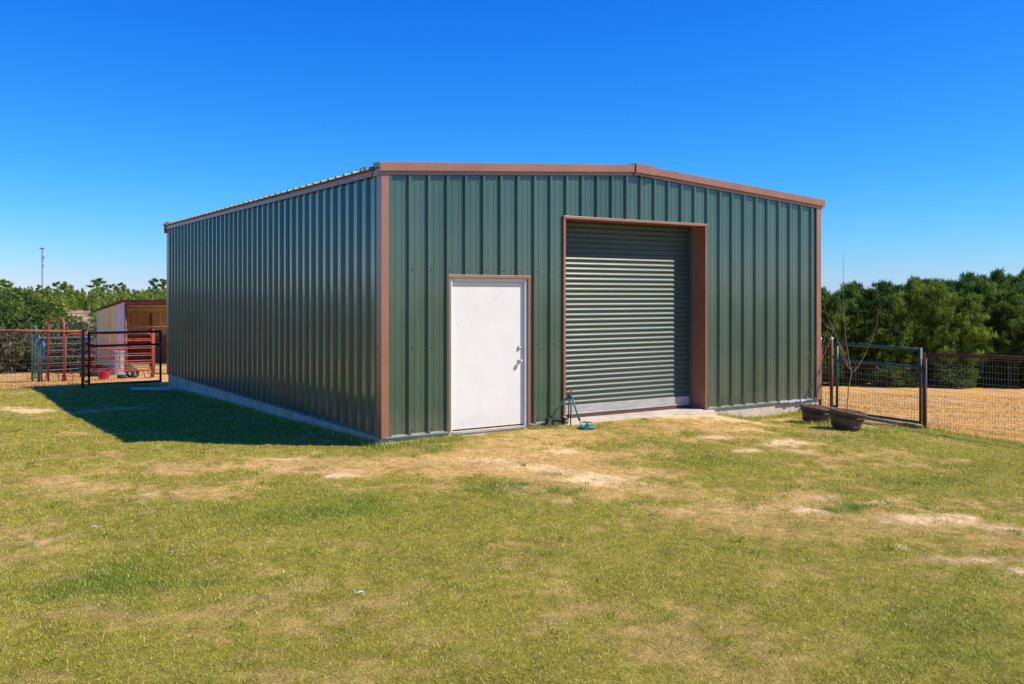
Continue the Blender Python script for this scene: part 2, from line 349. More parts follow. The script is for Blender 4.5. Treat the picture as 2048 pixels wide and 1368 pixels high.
def soil_colour(x, y):
    s, d, l, f = cover(x, y); d = d*(.5+.5*sstep(7.5, 11, y)); s = s*(.4+.6*sstep(6, 8, y))
    thatch = np.array([.48,.34,.10]); greenish = np.array([.31,.27,.045]); dryc = np.array([.80,.49,.19]); sandc = np.array([.95,.68,.36]); lushc = np.array([.13,.19,.035])
    col = greenish[None] * (1-d)[:, None] + (thatch*.45 + dryc*.55)[None] * d[:, None]
    l2 = (l*(1-d*.6))[:, None]*.7; col = col*(1-l2) + lushc[None]*l2
    col = col*(1-s[:, None]) + sandc[None]*s[:, None]
    n = fbm(x, y, 1.5, 5, 11); n2 = fbm(x*.35, y, .5, 4, 12)
    fc = np.array([.72,.41,.11])[None]*(.75+.5*n)[:, None]; pink = np.array([.60,.42,.27]); k = sstep(.5,.68,n2*.6+n*.4)[:, None]
    fc = fc*(1-k*.7) + pink[None]*k*.7
    rr = np.hypot(x, y); far = sstep(60, 110, rr)[:, None]
    fc = fc*(1-far) + np.array([.22,.21,.08])[None]*far
    px_ = 1024+F*x/np.maximum(y, 1); cl = (sstep(112, 128, px_)*(1-sstep(180, 198, px_))*sstep(200, 215, y)*(1-sstep(300, 330, y)))[:, None]; fc = fc*(1-cl) + np.array([.46,.34,.22])[None]*(.7+.6*n)[:, None]*cl
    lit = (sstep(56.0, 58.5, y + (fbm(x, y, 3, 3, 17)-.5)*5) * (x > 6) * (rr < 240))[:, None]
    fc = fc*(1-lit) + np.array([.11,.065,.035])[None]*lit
    return col*(1-f[:, None]) + fc*f[:, None]

# ---------------------------------------------------------------- ground sheet
def ground():
    rad = [0.4]
    while rad[-1] < 2500:
        r = rad[-1]; rad.append(r * (1.10 if r < 3 else 1.0105 if r < 24 else 1.03 if r < 60 else 1.09))
    rad = np.array(rad)
    front = np.arange(90-42, 90+42, .22); rest = np.arange(90+42, 360+90-42, 3.0)
    ang = np.radians(np.concatenate([front, rest])); na = len(ang); nr = len(rad)
    X = rad[:, None]*np.cos(ang)[None]; Y = rad[:, None]*np.sin(ang)[None]
    x = np.concatenate([[0], X.ravel()]); y = np.concatenate([[0], Y.ravel()])
    z = gz(x, y); r = np.hypot(x, y)
    s, d, l, f = cover(x, y)
    z = z + ((fbm(x, y, .35, 3, 21)-.5)*.035 + (fbm(x, y, 1.6, 3, 22)-.5)*.05) * sstep(0, 3, 34-r)
    # never let the soil climb above the slab inside the footprint
    i = np.arange(nr-1)[:, None]*na + np.arange(na)[None] + 1; j = np.arange(nr-1)[:, None]*na + ((np.arange(na)+1) % na)[None] + 1
    q = np.stack([i, i+na, j+na, j], -1).reshape(-1, 4)
    t = np.stack([np.zeros(na, int), np.arange(na)+1, (np.arange(na)+1) % na + 1], -1)
    me = bpy.data.meshes.new('ground'); nv = len(x)
    me.vertices.add(nv); me.vertices.foreach_set('co', np.stack([x, y, z], -1).ravel())
    loops = np.concatenate([t.ravel(), q.ravel()]); me.loops.add(len(loops)); me.loops.foreach_set('vertex_index', loops)
    starts = np.concatenate([np.arange(len(t))*3, len(t)*3 + np.arange(len(q))*4]); me.polygons.add(len(starts)); me.polygons.foreach_set('loop_start', starts)
    me.update(calc_edges=True)
    a = me.color_attributes.new('soil', 'FLOAT_COLOR', 'POINT'); col = np.ones((nv, 4)); col[:, :3] = soil_colour(x, y); a.data.foreach_set('color', col.ravel())
    me.shade_smooth()
    m, nt, p = new_mat('lawn_soil')
    at_ = nt.nodes.new('ShaderNodeAttribute'); at_.attribute_name = 'soil'
    g = nt.nodes.new('ShaderNodeNewGeometry')
    def mul(c, stops, n, fac=1.0):
        r_ = ramp(nt, n.outputs[0], stops); mx = nt.nodes.new('ShaderNodeMix'); mx.data_type = 'RGBA'; mx.blend_type = 'MULTIPLY'; mx.inputs[0].default_value = fac
        nt.links.new(c, mx.inputs[6]); nt.links.new(r_.outputs[0], mx.inputs[7]); return mx.outputs[2]
    n1 = noise(nt, 55, 6, .75, g.outputs['Position'], .6); n2 = noise(nt, 9, 5, .7, g.outputs['Position'], .3); n3 = noise(nt, 1.1, 5, .65, g.outputs['Position'])
    c = mul(at_.outputs['Color'], [(.3, (.55,.52,.48)), (.5, (1,1,1)), (.7, (1.3,1.3,1.3))], n1)
    c = mul(c, [(.35, (.72,.72,.68)), (.6, (1.15,1.12,1.1))], n2)
    c = mul(c, [(.3, (.85,.85,.85)), (.65, (1.1,1.1,1.1))], n3)
    nt.links.new(c, p.inputs['Base Color']); p.inputs['Roughness'].default_value = .95; p.inputs['Specular IOR Level'].default_value = .1
    b = nt.nodes.new('ShaderNodeBump'); b.inputs['Strength'].default_value = .8; b.inputs['Distance'].default_value = .02
    nt.links.new(n1.outputs[0], b.inputs['Height'])
    b2 = nt.nodes.new('ShaderNodeBump'); b2.inputs['Strength'].default_value = .8; b2.inputs['Distance'].default_value = .06
    nt.links.new(n2.outputs[0], b2.inputs['Height']); nt.links.new(b.outputs[0], b2.inputs['Normal']); nt.links.new(b2.outputs[0], p.inputs['Normal'])
    me.materials.append(m)
    o = bpy.data.objects.new('ground', me); C.objects.link(o); tag(o, kind='structure')
ground()

def zfull(x, y):
    r = np.hypot(x, y)
    return gz(x, y) + ((fbm(x, y, .35, 3, 21)-.5)*.035 + (fbm(x, y, 1.6, 3, 22)-.5)*.05) * sstep(0, 3, 34-r)

# ---------------------------------------------------------------- grass blades
def blades(name, x, y, h, wd, lean, col, mat, rs):
    n = len(x); z = zfull(x, y) - .004
    a = rs.rand(n)*2*np.pi; b = rs.rand(n)*2*np.pi
    dx = np.cos(a); dy = np.sin(a); lx = np.cos(b)*lean*h; ly = np.sin(b)*lean*h
    hz = h*np.sqrt(np.clip(1-lean**2, .02, 1))
    wx = dx*wd*.5; wy = dy*wd*.5
    P = np.zeros((n, 5, 3))
    P[:,0] = np.stack([x-wx, y-wy, z], -1); P[:,1] = np.stack([x+wx, y+wy, z], -1)
    mx, my, mz = x+lx*.4, y+ly*.4, z+hz*.62
    P[:,2] = np.stack([mx+wx*.8, my+wy*.8, mz], -1); P[:,3] = np.stack([mx-wx*.8, my-wy*.8, mz], -1)
    P[:,4] = np.stack([x+lx, y+ly, z+hz], -1)
    me = bpy.data.meshes.new(name); me.vertices.add(n*5); me.vertices.foreach_set('co', P.ravel())
    k = np.arange(n)*5; fl = np.stack([k, k+1, k+2, k+3, k+3, k+2, k+4], -1).ravel()
    me.loops.add(n*7); me.loops.foreach_set('vertex_index', fl)
    st = np.stack([np.arange(n)*7, np.arange(n)*7+4], -1).ravel(); me.polygons.add(n*2); me.polygons.foreach_set('loop_start', st)
    me.update(calc_edges=True)
    at_ = me.color_attributes.new('tint', 'FLOAT_COLOR', 'POINT'); cc = np.ones((n, 5, 4)); cc[:, :, :3] = col[:, None, :]
    at_.data.foreach_set('color', cc.ravel())
    me.materials.append(mat); o = bpy.data.objects.new(name, me); C.objects.link(o); return o

gm_, gnt, gp = new_mat('grass_blades')
ga = gnt.nodes.new('ShaderNodeAttribute'); ga.attribute_name = 'tint'
gnt.links.new(ga.outputs['Color'], gp.inputs['Base Color']); gp.inputs['Roughness'].default_value = .6; gp.inputs['Specular IOR Level'].default_value = .12
gtr = gnt.nodes.new('ShaderNodeBsdfTranslucent'); gnt.links.new(ga.outputs['Color'], gtr.inputs[0])
gmx = gnt.nodes.new('ShaderNodeMixShader'); gmx.inputs[0].default_value = .25
gnt.links.new(gp.outputs[0], gmx.inputs[1]); gnt.links.new(gtr.outputs[0], gmx.inputs[2]); gnt.links.new(gmx.outputs[0], gnt.nodes['Material Output'].inputs[0])

def lawn():
    rs = np.random.RandomState(11); N = 960000
    y0, y1 = 3.4, 25.0; e = .55
    y = (y0**e + rs.rand(N)*(y1**e-y0**e))**(1/e); x = y*(rs.rand(N)*1.5-.75)
    rel = np.stack([x-P0.x, y-P0.y], -1); bx = rel@np.array([U.x, U.y]); by = rel@np.array([V.x, V.y])
    keep = ~((bx > -.03) & (bx < W+.03) & (by > -.04) & (by < L+.03)) & ~((bx > 2.9) & (bx < 6.35) & (by > -.26) & (by < .1))
    x, y = x[keep], y[keep]
    s, d, l, f = cover(x, y)
    pk = (1-s*.88)*(1-d*.35)*(1-f*.97); keep = rs.rand(len(x)) < pk
    x, y, s, d, l, f = [a[keep] for a in (x, y, s, d, l, f)]
    n = len(x); r1 = rs.rand(n); r2 = rs.rand(n)
    g = np.array([.37,.42,.030]); lg = np.array([.17,.33,.03]); yg = np.array([.66,.61,.045]); st = np.array([.74,.58,.19]); st2 = np.array([.92,.78,.38])
    isdry = rs.rand(n) < np.clip(.30 + .55*d - .28*l, .05, .94)
    gc = g[None]*(1-r1[:, None]) + yg[None]*r1[:, None]; l3 = (l*.75)[:, None]; gc = gc*(1-l3) + lg[None]*l3
    # brighter yellow-green tongue near the corner of the building
    yb = np.exp(-(((x+1.2)/1.6)**2 + ((y-12.1)/.8)**2))[:, None]*.7; gc = gc*(1-yb) + np.array([.27,.30,.03])[None]*yb
    sc = st[None]*(1-r2[:, None]) + st2[None]*r2[:, None]
    col = np.where(isdry[:, None], sc, gc) * (.50+.80*rs.rand(n))[:, None]
    h = (.011 + .019*rs.rand(n))*(1+.55*l)*(1-.3*d); lean = np.clip(.55+.45*rs.rand(n) + isdry*.12 - l*.12, 0, .985)
    h = h*(1+.02*y)
    wd = .0027*np.maximum(1, (y/5)**.75)*(.7+.6*rs.rand(n))
    o = blades('grass', x, y, h*1.15, wd, lean, col, gm_, rs); tag(o, 'short patchy green and straw lawn in front of the metal building', 'grass', kind='stuff')
    # separate weedy tufts and loose straws, so the turf is not one even pile
    nc = 420; cy = 4+rs.rand(nc)**1.2*15; cx = cy*(rs.rand(nc)*1.3-.65); k = rs.randint(0, nc, 12500); sp = .03+.05*rs.rand(nc)
    x = cx[k]+rs.randn(len(k))*sp[k]; y = cy[k]+rs.randn(len(k))*sp[k]
    relc = np.stack([x-P0.x, y-P0.y], -1); bx = relc@np.array([U.x, U.y]); by = relc@np.array([V.x, V.y]); f = field_mask(x, y)
    kk = ~((bx > -.03) & (by > -.26)) & (f < .3); x, y, k = x[kk], y[kk], k[kk]; n = len(x)
    hue = rs.rand(nc)[k][:, None]; col = (np.array([.16,.30,.03])[None]*hue + np.array([.42,.46,.04])[None]*(1-hue))*(.55+.7*rs.rand(n))[:, None]
    o = blades('weed', x, y, .03+.035*rs.rand(n), .0045*(y/5)**.5, .35+.6*rs.rand(n), col, gm_, rs); tag(o, 'scattered darker weedy tufts growing through the lawn', 'weeds', kind='stuff')
    N = 42000; y = (3.6**.7+rs.rand(N)*(19**.7-3.6**.7))**(1/.7); x = y*(rs.rand(N)*1.4-.7); s2, d2, l2, f2 = cover(x, y)
    relc = np.stack([x-P0.x, y-P0.y], -1); bx = relc@np.array([U.x, U.y]); by = relc@np.array([V.x, V.y])
    kk = ~((bx > -.05) & (by > -.28)) & (rs.rand(N) < .12+.8*np.clip(d2+s2*.5, 0, 1)) & (f2 < .5); x, y = x[kk], y[kk]; n = len(x)
    col = (np.array([.80,.62,.30])[None]*(.45+.75*rs.rand(n))[:, None])
    o = blades('dead_stalks', x, y, .035+.055*rs.rand(n), .0028*(y/5)**.8, .93+.055*rs.rand(n), col, gm_, rs); tag(o, 'dead straw stalks lying over the worn parts of the lawn', 'straw', kind='stuff')
    # tufts growing against the slab, fence posts and planters
    xs = []; ys = []
    def along(a, b, n, sp, pw=1.0):
        t = rs.rand(n)**pw; xs.append(a[0]+(b[0]-a[0])*t+rs.randn(n)*sp); ys.append(a[1]+(b[1]-a[1])*t+rs.randn(n)*sp)
    along(bl(-.09,-.05), bl(-.09,11), 7000, .05); along(bl(-.2,-.14), bl(1.2,-.14), 2600, .07); along(bl(2.4,-.12), bl(3,-.12), 500, .04)
    along(bl(6.4,-.12), bl(9.1,-.12), 1600, .06); along((5.0,16.3), (6.2,15.2), 1500, .15); along((6.5,18.0), (7.2,16.5), 1200, .12); along((7.3,16.5), (10,13), 2200, .12)
    along((-8.9,23.3), (-13,22.2), 2600, .12)
    x = np.concatenate(xs); y = np.concatenate(ys); n = len(x)
    rel = np.stack([x-P0.x, y-P0.y], -1); bx = rel@np.array([U.x, U.y]); by = rel@np.array([V.x, V.y])
    k = ~((bx > -.02) & (bx < W) & (by > -.03) & (by < L)); x = x[k]; y = y[k]; n = len(x)
    col = np.where((rs.rand(n) < .35)[:, None], st[None], g[None]*.6+lg[None]*.5)*(.7+.6*rs.rand(n))[:, None]
    o = blades('grass_fringe', x, y, .05+.07*rs.rand(n)**2, np.full(n, .006), .25+.6*rs.rand(n), col, gm_, rs)
    tag(o, 'longer grass fringe along the slab, planters and fence feet', 'grass', kind='stuff')
    # straw on the fields
    N = 130000; y = 12+rs.rand(N)**1.3*32; x = y*(rs.rand(N)*1.55-.8)
    f = field_mask(x, y); rel = np.stack([x-P0.x, y-P0.y], -1); bx = rel@np.array([U.x, U.y]); by = rel@np.array([V.x, V.y])
    k = (f > rs.rand(N)) & ~((bx > -.03) & (by > -.04) & (bx < W+.1)) & (fbm(x, y, .7, 3, 33) > .42); x = x[k]; y = y[k]; n = len(x)
    col = (np.array([.80,.48,.13])[None]*(1-rs.rand(n))[:, None] + np.array([.60,.44,.22])[None]*rs.rand(n)[:, None])*.8*(.55+.7*rs.rand(n))[:, None]
    o = blades('straw', x, y, .05+.07*rs.rand(n), .008*(y/14)**.8, .8+.18*rs.rand(n), col, gm_, rs)
    tag(o, 'loose golden straw and dead grass over the fenced fields', 'straw', kind='stuff')
lawn()

# ---------------------------------------------------------------- the metal building
PITCH = .3048
def rib_profile(s0, s1, phase, h=.041, extra=()):
    "list of (s, offset) of a ribbed steel panel"
    pts = []
    k0 = int(math.floor((s0-phase)/PITCH))-1; k1 = int(math.ceil((s1-phase)/PITCH))+1
    for k in range(k0, k1+1):
        c = phase + k*PITCH
        pts += [(c-.038, 0), (c-.018, h), (c+.018, h), (c+.038, 0)]
        for q in (.33, .667):
            m = c + PITCH*q*1.0
            pts += [(m-.014, 0), (m-.008, .0045), (m+.008, .0045), (m+.014, 0)]
    pts.sort()
    S = [p[0] for p in pts]; O = [p[1] for p in pts]
    out = [(s0, float(np.interp(s0, S, O)))] + [p for p in pts if s0 < p[0] < s1] + [(s1, float(np.interp(s1, S, O)))]
    for e in extra: out.append((e, float(np.interp(e, S, O))))
    out.sort(); return out
def ribbed(mb, s0, s1, phase, place, zb, zt, holes=(), seg=1, h=.041):
    ex = [e for hh in holes for e in hh[:2]]
    pr = rib_profile(s0, s1, phase, h, ex)
    for (a, oa), (b, ob) in zip(pr[:-1], pr[1:]):
        if b-a < 1e-6: continue
        m = (a+b)/2; spans = [(zb, None)]
        for (h0, h1, hz0, hz1) in holes:
            if h0 < m < h1: spans = [(hz1, None)] if hz0 <= zb else [(zb, hz0), (hz1, None)]
        for (q0, q1) in spans:
            za, zc = (zt(a), zt(b)) if q1 is None else (q1, q1)
            mb.quad(place(a, oa, q0), place(b, ob, q0), place(b, ob, zc), place(a, oa, za))
ZW = 3.655; RISE = .31
def ztop(s): return ZW + RISE*(1-abs(s-W/2)/(W/2))
def zroof(s): return ztop(s) + .095

B = empty('metal_building', P0, TH)
tag(B, 'dark green ribbed steel workshop with brown trim on a concrete slab', 'building')
DOOR = (1.055, 2.41, 0.0, 2.235); ROLL = (3.10, 6.125, 0.0, 3.185)
mb = MB(); mb.box(-.012, W+.012, -.012, L+.012, -1.2, -.004); mb.build('slab', M['concrete'], B, bevel=.01)
mb = MB(); ribbed(mb, 0, W, .395, lambda s, o, z: (s, -o-.004, z), .005, ztop, [DOOR, ROLL]); fw = mb
def screw(mb, x, z, y=-.006):
    mb.add([(x+.011*math.cos(a), y-.0005, z+.011*math.sin(a)) for a in [k*math.pi/3 for k in range(6)]] + [(x+.008*math.cos(a), y-.007, z+.008*math.sin(a)) for a in [k*math.pi/3 for k in range(6)]],
           [tuple(6+k for k in range(6))] + [(k, (k+1) % 6, 6+(k+1) % 6, 6+k) for k in range(6)])
mb = fw; mb.build('front_wall', M['green_panel'], B)
for z in (.065, 1.225, 2.345):
    for k in range(30):
        x = .395 + k*PITCH + .056
        if (DOOR[0]-.06 < x < DOOR[1]+.06 and z < DOOR[3]+.06) or (ROLL[0]-.06 < x < ROLL[1]+.06 and z < ROLL[3]+.06) or x > W-.15: continue
        sm = MB(); screw(sm, x, z); sm.build('screw', M['screw'], B)
mb = MB(); ribbed(mb, 0, L, .20, lambda s, o, z: (-o-.004, s, z), .005, lambda s: ZW+.03); mb.build('side_wall', M['green_side'], B)
mb = MB(); ribbed(mb, 0, L, .20, lambda s, o, z: (W+o+.004, s, z), .005, lambda s: ZW+.03); mb.build('side_wall', M['green_side'], B)
mb = MB(); ribbed(mb, 0, W, .395, lambda s, o, z: (s, L+o+.004, z), .005, ztop); mb.build('back_wall', M['green_side'], B)
# roof sheets, ribs run from eave to ridge
for side in (0, 1):
    mb = MB(); pr = rib_profile(-.06, L+.08, .16, .032)
    xs = (-.13, W/2) if side == 0 else (W+.13, W/2)
    for (a, oa), (b, ob) in zip(pr[:-1], pr[1:]):
        f = lambda x, s, o: (x, s, zroof(x)+o)
        mb.quad(f(xs[0], a, oa), f(xs[1], a, oa), f(xs[1], b, ob), f(xs[0], b, ob))
        g = lambda x, s, o: (x, s, zroof(x)+o-.004)
        mb.quad(g(xs[0], a, oa), g(xs[0], b, ob), g(xs[1], b, ob), g(xs[1], a, oa))
        mb.quad(g(xs[0], a, oa), f(xs[0], a, oa), f(xs[0], b, ob), g(xs[0], b, ob))
    mb.build('roof_sheet', M['roofing'], B)
mb = MB(); mb.sweep([(-.22, -.012), (0, .0), (.22, -.012)], [lambda a, b, q=q: (W/2+a, q, zroof(W/2)+.042+b-(abs(a)*RISE/(W/2))) for q in (-.05, L+.06)]); mb.build('ridge_cap', M['brown'], B)
# rake trim, both gables
RK = [(.14, .155), (.14,.175), (-.085, .168), (-.098, .158), (-.094, .048), (-.086,.040), (-.044, .036), (-.044, -.008), (-.036,-.008)]
def rake(xa, xb, prof, name, sgn=1, y0=0, grow=0.0):
    mb = MB(); mb.sweep([(a-(grow if a < 0 else 0), b+(grow if b > .1 else (-grow*.6 if b > .03 else 0))) for a, b in prof], [lambda a, b, x=x: (x, y0 + sgn*a, ztop(x)+b) for x in ([xa, xb] if not (xa < W/2 < xb) else [xa, W/2, xb])])
    n = len(prof); f0 = tuple(range(n)); mb.f.append(f0); mb.f.append(tuple(reversed(range(len(mb.v)-n, len(mb.v)))))
    o = mb.build(name, M['brown'], B); return o
rake(-.09, W/2-.09, RK, 'rake_trim'); rake(W/2+.30, W+.10, RK, 'rake_trim')
rake(W/2-.08, W/2+.34, RK, 'ridge_end_cap', grow=.020)
rake(-.09, W+.10, RK, 'rake_trim', sgn=-1, y0=L)
# eave trims
for side in (0, 1):
    mb = MB(); sx = (lambda a: a) if side == 0 else (lambda a: W-a)
    mb.sweep([(-.034, -.02), (-.046, -.02), (-.052, .0), (-.10, .085), (-.03, .089)][0:0] or [(-.036, .0), (-.060, .0), (-.074, .006), (-.068, .100), (-.02, .104)],
             [lambda a, b, q=q: (sx(a), q, ZW+b-.012) for q in (.22 if side == 0 else .0, L+.02)])
    mb.build('eave_trim', M['brown'], B)
# brown box that returns from the rake at the near eave, and loose closure ends
mb = MB(); mb.box(-.070, .0, -.035, .215, ZW-.012, ZW+.070); mb.box(-.085, -.071, .20, .235, ZW-.01, ZW+.075); mb.build('eave_return', M['brown'], B)
for q in (.26, .33, .42): mb = MB(); mb.box(-.142, -.128, q, q+.05, ZW+.088, ZW+.135); mb.build('rib_closure', M['roofing'], B)
mb = MB(); mb.box(-.10, -.02, L+.03, L+.085, ZW-.10, ZW+.09); mb.build('eave_end_cap', M['brown'], B)
# corner trims
def corner(x, y, sx, sy, w1=.090, w2=.13):
    mb = MB(); o = .043; t = .003
    pr = [(w1, -.010), (w1, -o+.01), (w1-.008, -o), (-o, -o), (-o, w2-.008), (-o+.01, w2), (-.010, w2)]
    mb.sweep(pr, [lambda a, b, z=z: (x+sx*a, y+sy*b, z) for z in (-.004, ZW+.001)])
    mb.build('corner_trim', M['brown'], B)
corner(0, 0, 1, 1); corner(W, 0, -1, 1, .085, .13); corner(0, L, 1, -1); corner(W, L, -1, -1)
# base flashing
def base_strip(a, b, ax):
    mb = MB(); pr = [(.002, .030), (.018, .024), (.050, .006), (.052, -.006), (.014, -.010)]
    if ax == 'f': mb.sweep(pr, [lambda o, z, q=q: (q, -o, z) for q in (a, b)])
    elif ax == 'l': mb.sweep(pr, [lambda o, z, q=q: (-o, q, z) for q in (a, b)])
    elif ax == 'r': mb.sweep(pr, [lambda o, z, q=q: (W+o, q, z) for q in (a, b)])
    mb.build('base_flashing', M['base_trim'], B)
base_strip(.02, DOOR[0]-.04, 'f'); base_strip(DOOR[1]+.04, ROLL[0]-.03, 'f'); base_strip(ROLL[1]+.03, W+.04, 'f'); base_strip(0, L, 'l'); base_strip(0, L, 'r')
# entry door
dr = empty('entry_door'); dr.parent = B
mb = MB(); x0, x1, zt = DOOR[0], DOOR[1], DOOR[3]
mb.box(x0-.035, x0+.004, -.040, -.002, -.004, zt-.002); mb.box(x1-.004, x1+.035, -.040, -.002, -.004, zt-.002); mb.box(x0-.040, x1+.040, -.047, -.002, zt, zt+.045)
mb.box(x1-.0, x1+.004, -.001, .08, .0, zt)
mb.build('door_trim', M['brown'], B, bevel=.004)
mb = MB(); D = .055
mb.box(x0+.005, x0+.040, -.012, D+.02, -.02, zt-.003); mb.box(x1-.045, x1-.005, -.012, D+.02, -.02, zt-.003); mb.box(x0+.041, x1-.046, -.012, D+.02, zt-.055, zt-.003)
mb.build('door_frame', M['white_frame'], dr, bevel=.004)
mb = MB(); mb.box(x0+.041, x1-.046, -.03, D+.05, -.035, -.006); mb.build('threshold', M['grey_bar'], dr)
dx0, dx1 = x0+.044, x1-.049
mb = MB(); mb.box(dx0, dx1, D-.016, D+.03, .018, zt-.060); mb.build('door_leaf', M['white_door'], dr, bevel=.003)
mb = MB(); mb.box(dx0+.005, dx1-.005, D, D+.025, -.004, .016); mb.build('door_sweep', M['rubber'], dr)
for z in (.27, 1.12, 1.93):
    mb = MB(); mb.tube([(dx0-.001, D-.024, z-.06), (dx0-.001, D-.024, z+.06)], .009, 8); mb.box(dx0, dx0+.022, D-.019, D-.0165, z-.055, z+.055); mb.build('hinge', M['grey_bar'], dr)
rot = Matrix.Translation((dx1-.075, D-.016, 0)) @ Matrix.Rotation(R(90), 4, 'X')
def knob(z, prof, name):
    m = Matrix.Translation((dx1-.075, D-.016, z)) @ Matrix.Rotation(R(90), 4, 'X'); mb = MB(); mb.lathe(prof, 24, m); return mb.build(name, M['chrome'], dr, smooth=True)
knob(.97, [(.0,.0),(.034,.0),(.034,.006),(.014,.010),(.012,.035),(.022,.040),(.030,.052),(.030,.064),(.022,.074),(.0,.077)], 'knob')
knob(1.18, [(.0,.0),(.032,.0),(.030,.012),(.020,.018),(.018,.030),(.0,.032)], 'deadbolt')
# roller door
rd = empty('roll_up_door'); rd.parent = B
a, b, zt = ROLL[0], ROLL[1], ROLL[3]; REC = .33
mb = MB(); pr = []; z = .20; p_ = .083
while z < zt+.05:
    for k_ in range(10): pr.append((.0085-.0085*math.cos(2*math.pi*k_/10), z+p_*k_/10))
    z += p_
mb.sweep([(o, q) for o, q in pr], [lambda o, q, x=x: (x, REC-o, q) for x in (a-.05, b+.05)])
mb.build('door_curtain', M['green_roll'], rd, smooth=True)
mb = MB(); mb.box(a+.0, b-.0, REC-.022, REC+.02, .085, .203); mb.box(a, b, REC-.045, REC+.02, .055, .084); mb.build('bottom_bar', M['grey_bar'], rd, bevel=.004)
mb = MB(); mb.box(a, b, REC-.035, REC+.01, .0, .054); mb.build('weather_strip', mottled('brown_rubber', (.09,.04,.03), (.13,.06,.045), 5, .7), rd)
mb = MB()
mb.box(a-.03, a+.0, -.044, .40, -.004, zt+.03); mb.box(a, a+.014, -.040, .0, .0, zt-.02)
mb.build('jamb_trim', M['brown'], rd, bevel=.003)
mb = MB(); mb.box(b+.0, b+.035, -.044, .40, -.004, zt-.001); mb.build('jamb_trim', M['brown'], rd, bevel=.003)
mb = MB(); mb.box(a-.034, b+.040, -.054, .40, zt, zt+.042); mb.build('header_trim', M['brown'], rd, bevel=.003)
mb = MB(); mb.box(b-.055, b-.002, REC-.05, REC-.01, 0.0, zt-.1); mb.build('guide_rail', M['green_side'], rd)
mb = MB(); mb.box(a-.10, b+.12, -.16, -.013, -.30, -.014); mb.build('door_apron', M['concrete'], B, bevel=.012)
# dark interior backing so no sky shows through gaps
# plastic wrap scrap hanging over the base flashing near the right corner
sc = MB(); rr = random.Random(4)
for k in range(7):
    x = 8.0+k*.11; sc.box(x, x+.09, -.075-rr.random()*.02, -.053, -.006-rr.random()*.01, .012+rr.random()*.012)
tag(sc.build('sealant_blob', M['white_plastic'], None), 'white foam sealant smeared along the base flashing beside the planters', 'sealant')
bpy.data.objects['sealant_blob'].parent = None
bpy.data.objects['sealant_blob'].location = P0; bpy.data.objects['sealant_blob'].rotation_euler = (0, 0, TH)

# ---------------------------------------------------------------- fences and gates
def mesh_panel(a, b, zb0, zt0, zb1, zt1, vs, hs_, r=.0022, sag=0.0):
    "welded wire between two vertical lines a and b (xy)"
    mb = MB(); a = Vector(a); b = Vector(b); ln = (b-a).length; n = max(2, int(ln/vs)); rn = random.Random(int(ln*1000))
    for i in range(1, n):
        t = i/n; p = a.lerp(b, t); zb = zb0+(zb1-zb0)*t; zt = zt0+(zt1-zt0)*t; w_ = rn.uniform(-.004,.004)
        mb.tube([(p.x+w_, p.y, zb), (p.x-w_, p.y, zt)], r, 3, False)
    h = max(zt0-zb0, zt1-zb1); m = int(h/hs_)
    for j in range(m+1):
        t = j/m; mb.tube([(a.x, a.y, zb0+(zt0-zb0)*t), ((a.x+b.x)/2, (a.y+b.y)/2, (zb0+zb1)/2+((zt0+zt1)-(zb0+zb1))/2*t-sag*rn.random()), (b.x, b.y, zb1+(zt1-zb1)*t)], r, 3, False)
    return mb
def fence(name, pts, zt, posts, label, mat, rail_r=.036, post_r=.038, vs=.051, hs_=.102, wire_r=.0022, extra_drop=.06, rails=True):
    root = empty(name, (pts[0][0], pts[0][1], gzs(*pts[0]))); base = Vector((pts[0][0], pts[0][1], gzs(*pts[0])))
    tag(root, label, 'fence')
    def put(mb, nm, m, **k):
        mb.v = [tuple(Vector(p)-base) for p in mb.v]; return mb.build(nm, m, root, **k)
    mb = MB(); mb.tube([(p[0], p[1], z) for p, z in zip(pts, zt)], rail_r, 10)
    for (p, z), (q, z2) in zip(list(zip(pts, zt))[:-1], list(zip(pts, zt))[1:]):   # weld collars
        for t in (.15, .6): c = Vector((*p, z)).lerp(Vector((*q, z2)), t); d = (Vector((*q, z2))-Vector((*p, z))).normalized(); mb.tube([c-d*.01, c+d*.01], rail_r+.003, 10)
    put(mb, 'top_rail', mat, smooth=True)
    for (p, z) in posts:
        mb = MB(); mb.tube([(p[0], p[1], gzs(*p)-.3), (p[0], p[1], z)], post_r, 10); put(mb, 'post', mat, smooth=True)
    allm = MB()
    for (p, z), (q, z2) in zip(list(zip(pts, zt))[:-1], list(zip(pts, zt))[1:]):
        m2 = mesh_panel(p, q, gzs(*p)+.02, z-extra_drop, gzs(*q)+.02, z2-extra_drop, vs, hs_, wire_r); allm.add(m2.v, m2.f)
    put(allm, 'wire_mesh', M['wire'])
    return root
